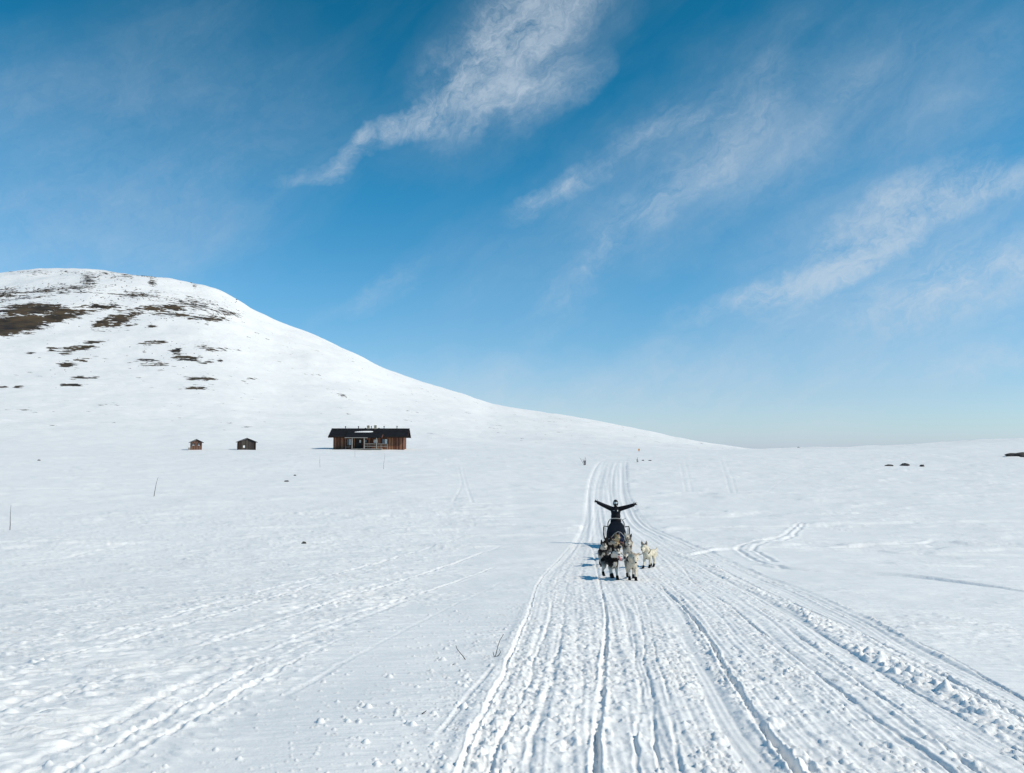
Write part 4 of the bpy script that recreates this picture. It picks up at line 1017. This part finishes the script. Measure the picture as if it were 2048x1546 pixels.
for s in (-1, 1):
    MB().tube([(s * .27, 1.25, .03), (s * .27, .3, .03), (s * .27, -.9, .03), (s * .26, -1.15, .07), (s * .24, -1.32, .17), (s * .22, -1.40, .32)], .026, 8, flat=(1.2, .8)).build('runner', M_DWOOD, sled, True)
    for yy_ in (-.7, -.1, .5):
        MB().tube([(s * .27, yy_, .05), (s * .31, yy_ + .02, .42)], .018, 8).build('stanchion', M_WOOD, sled, True)
    MB().tube([(s * .27, .62, .05), (s * .34, .56, .55), (s * .33, .50, .92), (s * .27, .48, 1.04)], .019, 8).build('rear_stanchion', M_DWOOD, sled, True)
    MB().tube([(s * .23, -1.36, .30), (s * .30, -.8, .40), (s * .33, 0, .50), (s * .34, .52, .66)], .018, 8).build('side_rail', M_DWOOD, sled, True)
    # side frame leaning outward with rope lashed to it
    fr = MB(); fr.tube([(s * .36, .05, .80), (s * .50, -.15, .84), (s * .52, -.25, .60), (s * .48, -.35, .36), (s * .38, -.45, .22)], .020, 8)
    fr.build('side_frame', M_DWOOD, sled, True)
    ro = MB()
    for kx in range(3): ro.tube([(s * (.47 + .03 * kx), -.2 - .05 * kx, .84 - .02 * kx), (s * (.43 + .05 * kx), -.28, .62), (s * (.46 + .035 * kx), -.36, .40), (s * (.42 + .02 * kx), -.42, .28)], .009, 6)
    ro.build('rope', M_BROPE, sled, True)
MB().tube([(-.27, .48, 1.03), (-.25, .46, 1.07), (-.15, .44, 1.105), (0, .43, 1.115), (.15, .44, 1.105), (.25, .46, 1.07), (.27, .48, 1.03)], .018, 8).build('handlebar', M_ROPE, sled, True)
MB().tube([(.26, .48, 1.06), (.34, .46, 1.09), (.40, .45, 1.13)], .010, 6).build('lever', M_METAL, sled, True)
bw = MB(); bw.tube([(-.26, -1.28, .20), (-.22, -1.45, .28), (-.10, -1.56, .33), (.10, -1.56, .33), (.22, -1.45, .28), (.26, -1.28, .20)], .022, 8); bw.build('brush_bow', M_REDWOOD, sled, True)
sb_ = MB()
for i in range(7): sb_.box((-.24 + .08 * i, -.3, .19), (.055, 1.7, .018))
for yy_ in (-.95, -.3, .45): sb_.box((0, yy_, .16), (.56, .05, .03))
sb_.build('bed', M_WOOD, sled)
# cargo bag: lofted from low front to tall back
bg_ = MB(); secs = []
for (yb_, hw_, zb_, zt_) in ((-1.12, .22, .24, .46), (-1.02, .33, .20, .62), (-.75, .38, .20, .72), (-.3, .41, .20, .80), (.15, .40, .20, .90), (.40, .36, .22, 1.00), (.46, .33, .26, 1.02)):
    ring = []
    for (fx_, fz_) in ((-1, 0), (-1.02, .35), (-.96, .7), (-.70, .94), (-.3, 1.0), (.3, 1.0), (.70, .94), (.96, .7), (1.02, .35), (1, 0)):
        ring.append(bg_.bm.verts.new((fx_ * hw_ + .012 * math.sin(9 * yb_ + 5 * fz_), yb_, zb_ + (zt_ - zb_) * fz_ + .012 * math.sin(11 * fx_ + 7 * yb_))))
    secs.append(ring)
for a_, b_ in zip(secs[:-1], secs[1:]):
    for i in range(9): bg_.bm.faces.new((a_[i], a_[i + 1], b_[i + 1], b_[i]))
bg_.bm.faces.new(secs[0]); bg_.bm.faces.new(secs[-1][::-1])
bag = bg_.build('cargo_bag', M_BLACKBAG, sled, True)
md = bag.modifiers.new('sub', 'SUBSURF'); md.levels = 2; md.render_levels = 2
fl_ = MB(); vs = []
arc = [(-.33, .40), (-.26, .42), (-.18, .50), (-.08, .62), (.04, .68), (.14, .66), (.24, .56), (.32, .44), (.36, .38)]
vs = [(x_, -1.13 + .05 * (z_ - .4), z_) for x_, z_ in arc] + [(x_ * .8, -1.17, .24) for x_, z_ in arc]
fl_.poly(vs, [(i, i + 1, i + 10, i + 9) for i in range(8)]); fo = fl_.build('bag_flap', M_NAVY, sled, True)
sd2 = fo.modifiers.new('t', 'SOLIDIFY'); sd2.thickness = .012
MB().tube([(x_, -1.15 + .05 * (z_ - .4), z_ + .005) for x_, z_ in arc], .012, 6).build('bag_rope', M_ROPE, sled, True)

# ------------------------------------------------------------------ musher on the runners, arms flung wide
pxw = Matrix.Translation(sled.location) @ Euler(sled.rotation_euler).to_matrix().to_4x4() @ Vector((0, .93, .065))
M_JACKET = simple_mat('black_jacket', (.010, .011, .015), .7, .5, 5, 1.0, bscale=9)
M_TROUSER = simple_mat('black_trousers', (.007, .007, .008), .8, .4, 8, .4)
M_BOOTS = simple_mat('black_boots', (.008, .008, .008), .6, .3, 12)
M_LENS = simple_mat('pale_goggle_lens', (.52, .58, .60), .12, .15, 10, 0)
M_PATCH = simple_mat('white_print', (.75, .75, .74), .7, .05, 20, 0)
M_GPATCH = simple_mat('grey_print', (.20, .22, .24), .7, .1, 20, 0)
per = thing('person', 'person in black hooded jacket and goggles, arms spread wide behind the sled', 'person', pxw, (0, 0, math.radians(-6)))
PS = {'L': [(-.17, .0, 1.43, .070), (-.47, -.02, 1.56, .052), (-.72, -.05, 1.68, .038)], 'R': [(.17, 0, 1.43, .070), (.47, -.02, 1.515, .052), (.73, -.05, 1.60, .038)]}
def person_core(m, g=0.0, legs=True, arms=True, torso=True, head=True, hands=True):
    if torso:
        m.ell((0, 0, .96), (.165 + g * 1.4, .125 + g, .16 + g)); m.ell((0, 0, 1.12), (.155 + g * 1.6, .115 + g, .20 + g)); m.ell((0, .005, 1.30), (.178 + g, .125 + g, .17 + g)); m.ell((0, .01, 1.42), (.175 + g, .10 + g, .075 + g))
    if legs:
        for s in (-1, 1): m.chain([(s * .10, 0, .92, .105 + g), (s * .125, -.05, .50, .070 + g), (s * .14, .02, .10, .050 + g)])
    if arms:
        for kx in 'LR': m.chain([(p_[0], p_[1], p_[2] - g * .3, p_[3] + g) for p_ in PS[kx]])
    if head:
        m.chain([(0, .01, 1.45, .065), (0, -.005, 1.55, .060)]); m.ell((0, -.01, 1.665), (.078, .098, .115)); m.ell((0, -.035, 1.605), (.058, .065, .05)); m.ell((0, -.112, 1.650), (.014, .02, .026))
        for s in (-1, 1): m.ell((s * .079, .0, 1.655), (.012, .022, .03))
    if hands:
        for kx, s in (('L', -1), ('R', 1)):
            a_ = Vector(PS[kx][1][:3]); w_ = Vector(PS[kx][2][:3]); d_ = (w_ - a_).normalized()
            up = Vector((0, 0, 1)); up = (up - d_ * up.dot(d_)).normalized()
            pc = w_ + d_ * .06
            m.chain([tuple(w_) + (.034,), tuple(w_ + d_ * .05 + up * .012) + (.030,), tuple(w_ + d_ * .095 + up * .018) + (.022,)]); m.chain([tuple(w_) + (.032,), tuple(w_ + d_ * .09 - up * .020) + (.021,)])
            sp = .55 if s > 0 else .22
            for i, (o_, ln_) in enumerate(((.036, .085), (.013, .098), (-.012, .092), (-.034, .070))):
                b0 = w_ + d_ * .095 + up * o_; b1 = b0 + (d_ + up * sp * (1.2 - i * .8)).normalized() * ln_ * .55; b2 = b1 + (d_ + up * sp * (1.2 - i * .8) + Vector((0, -.35, 0))).normalized() * ln_ * .45
                m.chain([tuple(b0) + (.0125,), tuple(b1) + (.0115,), tuple(b2) + (.0095,)], 8)
            t0 = w_ + d_ * .03 + up * .03; m.chain([tuple(t0) + (.015,), tuple(t0 + up * .045 + d_ * .025) + (.013,), tuple(t0 + up * .07 + d_ * .06) + (.011,)], 8)
    return m
me = remeshed(person_core(MB()), 'body', .011, 3, .5)
P = coords(me)
C = np.tile(np.array([.010, .010, .011]), (len(P), 1))
face = (P[:, 2] > 1.60) & (P[:, 2] < 1.76) & (P[:, 1] < -.01) & (np.abs(P[:, 0]) < .075)
C[face] = (.42, .27, .20)
gait = (P[:, 2] > 1.50) & (P[:, 2] < 1.625) & (np.abs(P[:, 0]) < .1) & (P[:, 1] < .2)
C[gait] = (.03, .03, .034)
set_col(me, C); link_mesh('body', me, M_BODY, per, True)
me = remeshed(person_core(MB(), .034, legs=False, head=False, hands=False), 'jacket', .013, 3, .5); link_mesh('jacket', me, M_JACKET, per, True)
me = remeshed(person_core(MB(), .022, torso=False, arms=False, head=False, hands=False), 'trousers', .013, 3, .5); link_mesh('trousers', me, M_TROUSER, per, True)
for s in (-1, 1):
    MB().chain([(s * .14, .03, .10, .062), (s * .14, .02, .24, .066)]).ell((s * .145, -.06, .055), (.055, .14, .052)).build('boot', M_BOOTS, per, True)
hm = bmesh.new(); bmesh.ops.create_uvsphere(hm, u_segments=28, v_segments=20, radius=1.0)
bmesh.ops.transform(hm, matrix=Matrix.Translation((0, .005, 1.655)) @ Matrix.Diagonal((.108, .128, .152, 1)), verts=hm.verts)
kill = [f for f in hm.faces if f.calc_center_median().y < -.055 and abs(f.calc_center_median().x) < .074 and -.075 < f.calc_center_median().z - 1.655 < .085]
bmesh.ops.delete(hm, geom=kill, context='FACES')
hme = bpy.data.meshes.new('hood'); hm.to_mesh(hme); hm.free()
ho = link_mesh('hood', hme, M_JACKET, per, True); s3 = ho.modifiers.new('t', 'SOLIDIFY'); s3.thickness = .012
gm = MB(); N_ = 10; vs = []
for i in range(N_ + 1):
    t_ = math.radians(-62 + 124 * i / N_)
    for zz, rr in ((1.715, .112), (1.700, .124), (1.650, .124), (1.628, .112)):
        vs.append((math.sin(t_) * rr * .74, -.012 - math.cos(t_) * rr, zz - .008 * (abs(i - N_ / 2) < 1.2) * (zz < 1.65) * -1.5))
gm.poly(vs, [(i * 4 + j, (i + 1) * 4 + j, (i + 1) * 4 + j + 1, i * 4 + j + 1) for i in range(N_) for j in range(3)])
gl = gm.build('goggles', M_LENS, per, True); s4 = gl.modifiers.new('t', 'SOLIDIFY'); s4.thickness = .01
MB().tube([(math.sin(t_) * .088, -.012 - math.cos(t_) * .118, 1.721) for t_ in np.linspace(-1.2, 1.2, 9)], .007, 6).tube([(math.sin(t_) * .088, -.012 - math.cos(t_) * .118, 1.622) for t_ in np.linspace(-1.2, 1.2, 9)], .007, 6).build('frame', M_BLACK, gl, True)
MB().tube([(.03, -.122, 1.59), (.045, -.10, 1.575), (.05, -.09, 1.55)], .010, 6).build('gaiter_print', M_PATCH, per, True)
MB().box((.075, -.158, 1.36), (.035, .008, .055), (0, 0, .35)).build('chest_logo', M_PATCH, per)
MB().box((-.085, -.158, 1.365), (.085, .008, .022), (0, .15, -.35)).build('chest_logo', M_GPATCH, per)
MB().tube([(0, -.156, 1.40), (0, -.158, 1.2), (0, -.15, .98)], .006, 6).build('zip', M_BLACK, per)

# ------------------------------------------------------------------ lines between sled and dogs
def wpt(o, p): return Matrix.Translation(o.location) @ Euler(o.rotation_euler).to_matrix().to_4x4() @ (Vector(p) * o.scale[0])
def sag(a, b, s=.06, n=7):
    return [a.lerp(b, i / (n - 1)) - Vector((0, 0, s * 4 * (i / (n - 1)) * (1 - i / (n - 1)))) for i in range(n)]
gl0 = wpt(sled, (0, -1.55, .30))
tails = {i: wpt(d, (0, .42, .57)) for i, d in dogs.items()}; necks = {i: wpt(d, (0, -.40, .56)) for i, d in dogs.items()}
mid = lambda a, b: (a + b) / 2
g4 = mid(tails[6], tails[7]) - Vector((0, 0, .08)); g3 = mid(tails[5], tails[8]) - Vector((0, 0, .08)); g2 = mid(tails[3], tails[8]) + Vector((.1, -1.9, -.12)); g1 = mid(tails[1], tails[2]) - Vector((0, 0, .08))
M_LINE = simple_mat('dark_blue_line', (.03, .035, .05), .8, .3, 40)
gang = thing('gangline', 'thin rope gangline running from the sled along the dog team', 'rope', gl0)
def rel(pts): return [p - gl0 for p in pts]
mb = MB()
for a_, b_ in ((gl0, g4), (g4, g3), (g3, g2), (g2, g1)): mb.tube(rel(sag(a_, b_, .04)), .007, 6, cap=True)
mb.build('main_line', M_LINE, gang, True)
for i, gq in ((6, g4), (7, g4), (5, g3), (8, g3), (3, g2), (4, g2), (1, g1), (2, g1)):
    MB().tube(rel(sag(gq, tails[i], .03)), .0055, 6).build('tug_line', M_LINE, gang, True)
MB().tube(rel(sag(necks[1], necks[2], .05)), .0055, 6).build('neck_line', M_LINE, gang, True)
MB().tube(rel(sag(necks[4], g2.lerp(g1, .5), .05)), .0055, 6).build('neck_line', M_LINE, gang, True)
MB().tube(rel(sag(necks[3], g2.lerp(g1, .5), .05)), .0055, 6).build('neck_line', M_LINE, gang, True)

# ------------------------------------------------------------------ rocks, twigs, shrubs, marker
M_ROCK = simple_mat('dark_lichen_rock', (.060, .050, .044), .9, .6, 2, 1.0)
M_TWIG = simple_mat('bare_birch_twig', (.045, .034, .030), .85, .3, 30)
def rock_mesh(seed, sx_, sy_, sz_, sub=3):
    b = bmesh.new(); bmesh.ops.create_icosphere(b, subdivisions=sub, radius=1.0)
    r = random.Random(seed); ox = r.uniform(0, 50)
    for v_ in b.verts:
        c_ = v_.co.copy()
        n_ = float(pn(np.array([c_.x * 1.6 + ox]), np.array([c_.y * 1.6 + c_.z * 1.3]), seed % 30)[0]) + .5 * float(pn(np.array([c_.x * 4 + ox]), np.array([c_.z * 4 + c_.y * 3]), seed % 30)[0])
        v_.co = Vector((c_.x * sx_, c_.y * sy_, c_.z * sz_)) * (1 + .38 * n_)
    me_ = bpy.data.meshes.new('rock'); b.to_mesh(me_); b.free(); return me_
def rock(u, v, w_px, h_px, label, seed):
    x, y = ground_px(u, v); d = math.hypot(x, y)
    w = w_px / FPX * d / 2; h = h_px / FPX * d
    me_ = rock_mesh(seed, w, w * .8, h * .75)
    o = link_mesh('rock', me_, M_ROCK, None); o.location = (x, y, ground_z(x, y) + .02); o.rotation_euler = (0, 0, seed)
    tag(o, label, 'rock', 'dark rocks poking through the snow')
    return o
rock(1778, 933, 14, 4, 'dark rock at the left of the three low rocks on the right slope', 3)
rock(1811, 931, 18, 5, 'widest dark rock in the middle of the three on the right slope', 5)
rock(1844, 933, 9, 3, 'smallest dark rock at the right of the three on the right slope', 8)
rock(2046, 915, 46, 8, 'large dark rock cut off by the right edge of the photo', 12)
rock(1598, 896, 8, 2.5, 'tiny dark rock on the skyline right of the saddle', 15)
rock(608, 1087, 10, 4, 'small dark stone alone in the left snow field', 18)
rock(573, 964, 10, 2.5, 'flat dark stone on the slope below the cabin', 21)
rock(590, 951, 6, 2, 'tiny dark stone just above the flat one below the cabin', 24)
rock(1286, 922, 6, 2, 'flat dark stone just right of the small shrub by the trail', 27)
rock(1300, 922, 7, 2, 'flat dark stone second to the right of the small shrub', 30)
rock(78, 922, 5, 2, 'tiny dark stone on the far left slope', 33)
def twig_pts(rnd, base, d, ln, n=6, bend=.25):
    pts = [Vector(base)]; d = Vector(d).normalized()
    bd = Vector((rnd.uniform(-1, 1), rnd.uniform(-1, 1), rnd.uniform(-.3, .5))) * bend
    for i in range(n):
        d = (d + bd / n + Vector((rnd.uniform(-.08, .08), rnd.uniform(-.08, .08), 0))).normalized()
        pts.append(pts[-1] + d * ln / n)
    return pts
def sapling(u, v, h_px, label, seed, branches=2, r=.014, nm='sapling', cat='sapling', group='bare saplings standing in the snow'):
    rnd = random.Random(seed)
    x, y, z = on_ground(u, v); d = math.hypot(x, y); h = h_px / FPX * d
    t = thing(nm, label, cat, (x, y, z - .03), (0, 0, 0), group)
    pts = twig_pts(rnd, (0, 0, 0), (rnd.uniform(-.04, .04), 0, 1), h, 8, .05)
    MB().tube(pts, list(np.linspace(r, r * .3, len(pts))), 6).build('stem', M_TWIG, t, True)
    for i in range(branches):
        b = pts[3 + i * 2 % 5]
        q_ = twig_pts(rnd, b, (rnd.uniform(-.4, .4), rnd.uniform(-.4, .4), 1), h * .35, 5)
        MB().tube(q_, list(np.linspace(r * .55, r * .25, len(q_))), 5).build('branch', M_TWIG, t, True)
    return t
sapling(20, 1059, 42, 'thin bare sapling at the far left edge of the snow field', 1, 0, .016)
sapling(308, 991, 36, 'thin bare sapling in the left field below the smallest shed', 2, 0, .024)
sapling(640, 934, 22, 'very thin bare sapling below the left end of the cabin', 3, 1, .012)
sapling(710, 914, 14, 'short thin sapling just below the cabin porch', 4, 0, .016)
sapling(767, 938, 32, 'thin sapling below the right half of the cabin', 5, 0, .016)
def shrub(u, v, h_px, label, seed, n=9):
    rnd = random.Random(seed)
    x, y, z = on_ground(u, v); d = math.hypot(x, y); h = h_px / FPX * d
    t = thing('shrub', label, 'shrub', (x, y, z - .03), (0, 0, 0), 'leafless shrubs beside the trail')
    for i in range(n):
        a = rnd.uniform(0, 6.28); s_ = rnd.uniform(.1, .6)
        p_ = twig_pts(rnd, (rnd.uniform(-.12, .12), rnd.uniform(-.12, .12), 0), (math.cos(a) * s_ - .1, math.sin(a) * s_, 1), h * rnd.uniform(.5, 1.05), 6, .3)
        st_ = MB().tube(p_, list(np.linspace(.022, .009, len(p_))), 5).build('stem', M_TWIG, t, True)
        for j in range(2):
            q_ = twig_pts(rnd, p_[2 + j * 2], (rnd.uniform(-.7, .7), rnd.uniform(-.7, .7), 1), h * .3, 4)
            MB().tube(q_, list(np.linspace(.011, .005, len(q_))), 5).build('twig', M_TWIG, st_, True)
    return t
shrub(1169, 930, 18, 'bare leafless shrub left of the trail, the larger of two', 11, 9)
shrub(1275, 925, 11, 'smaller bare shrub right of the trail near the crest', 12, 6)
def ground_twig(label, segs, r, tops):
    """segs: list of pixel polylines standing at the first point's distance; first segment's first point is the foot"""
    u0, v0 = segs[0][0]; x, y, z = on_ground(u0, v0); d = math.hypot(x, y)
    t = thing('twig', label, 'twig', (x, y, z - .01), (0, 0, 0), 'dry twigs sticking out of the near snow')
    for i, sg in enumerate(segs):
        pts = [Vector(((u_ - u0) / FPX * d, .04 * k_ * (1 if i % 2 else -1) * .4, (v0 - v_) / FPX * d * 1.02)) for k_, (u_, v_) in enumerate(sg)]
        MB().tube(pts, list(np.linspace(r, r * .55, len(pts))), 6).build('stem', M_TWIG, t, True)
    return t
ground_twig('curved dry twig leaning left in the near snow, left of the forked one', [[(932, 1319), (927, 1311), (920, 1302), (915, 1295), (913, 1288)]], .0045, None)
ground_twig('forked dry twig standing beside the left edge of the trail', [[(990, 1314), (993, 1302), (996, 1290), (1000, 1278), (1007, 1267)], [(990, 1314), (987, 1308), (986, 1304)], [(993, 1312), (998, 1307), (1001, 1302), (999, 1296)]], .0042, None)
ground_twig('short dry twig lying aslant lower left of the forked twig', [[(841, 1429), (846, 1424), (853, 1418)]], .0045, None)
ground_twig('pair of tiny dry stalks lying flat below the curved twig', [[(888, 1332), (884, 1330), (881, 1329)], [(898, 1331), (903, 1330), (907, 1328)]], .004, None)
# orange trail marker far up beside the trail
x, y, z = on_ground(1278, 905); d = math.hypot(x, y)
M_ORANGE = simple_mat('orange_plastic', (.75, .26, .03), .5, .1, 6, 0)
tm = thing('trail_marker', 'tiny orange trail marker post beyond the crest of the trail', 'marker', (x, y, z))
MB().tube([(0, 0, -.3), (0, 0, .42)], .03, 8).build('post', M_DARKWOOD, tm, True)
MB().box((0, -.02, .34), (.26, .05, .34), bev=.02).build('board', M_ORANGE, tm)

# boulders scattered over the top of the hill: too many and too small to pick apart
rs = np.random.RandomState(4)
V_ = []; F_ = []
tmpl = [rock_mesh(40 + i, 1, .9, .7, 1) for i in range(5)]
tv = [coords(m_) for m_ in tmpl]; tf = [np.array([list(p.vertices) for p in m_.polygons]) for m_ in tmpl]
BANDS = [(0, 130, 572, 592, 40, 3.2), (60, 190, 570, 586, 60, 3.0), (150, 320, 580, 605, 70, 3.0), (160, 200, 545, 580, 40, 3.4), (20, 120, 541, 546, 14, 3.0), (120, 190, 542, 549, 16, 3.2), (210, 320, 546, 558, 46, 3.2), (295, 312, 558, 578, 20, 3.4),
         (380, 400, 565, 577, 9, 3.0), (255, 345, 585, 605, 50, 3.0), (330, 480, 600, 640, 90, 3.0), (215, 265, 556, 572, 14, 3.4), (0, 40, 572, 610, 24, 4.0), (100, 330, 600, 650, 60, 2.6), (260, 440, 680, 735, 50, 2.4), (90, 210, 685, 775, 26, 2.2)]
n0 = 0
for (u0, u1, v0, v1, cnt, spx) in BANDS:
    for _ in range(cnt):
        x, y = ground_px(rs.uniform(u0, u1), rs.uniform(v0, v1)); d = math.hypot(x, y)
        s_ = spx / FPX * d * .5 * rs.uniform(.35, 1.15)
        i = rs.randint(5); a = rs.uniform(0, 6.28)
        p_ = tv[i] * s_ * np.array([rs.uniform(.9, 1.6), 1, rs.uniform(.6, 1.1)])
        p_ = np.stack([p_[:, 0] * math.cos(a) - p_[:, 1] * math.sin(a) + x, p_[:, 0] * math.sin(a) + p_[:, 1] * math.cos(a) + y, p_[:, 2] + ground_z(x, y)], 1)
        V_.append(p_); F_.append(tf[i] + n0); n0 += len(p_)
bm_ = bpy.data.meshes.new('hillside_boulders'); bm_.from_pydata(np.concatenate(V_).tolist(), [], np.concatenate(F_).tolist())
o = link_mesh('hillside_boulders', bm_, M_ROCK); o['kind'] = 'stuff'
tag(o, 'many small dark boulders scattered over the snowy hilltop', 'boulders')
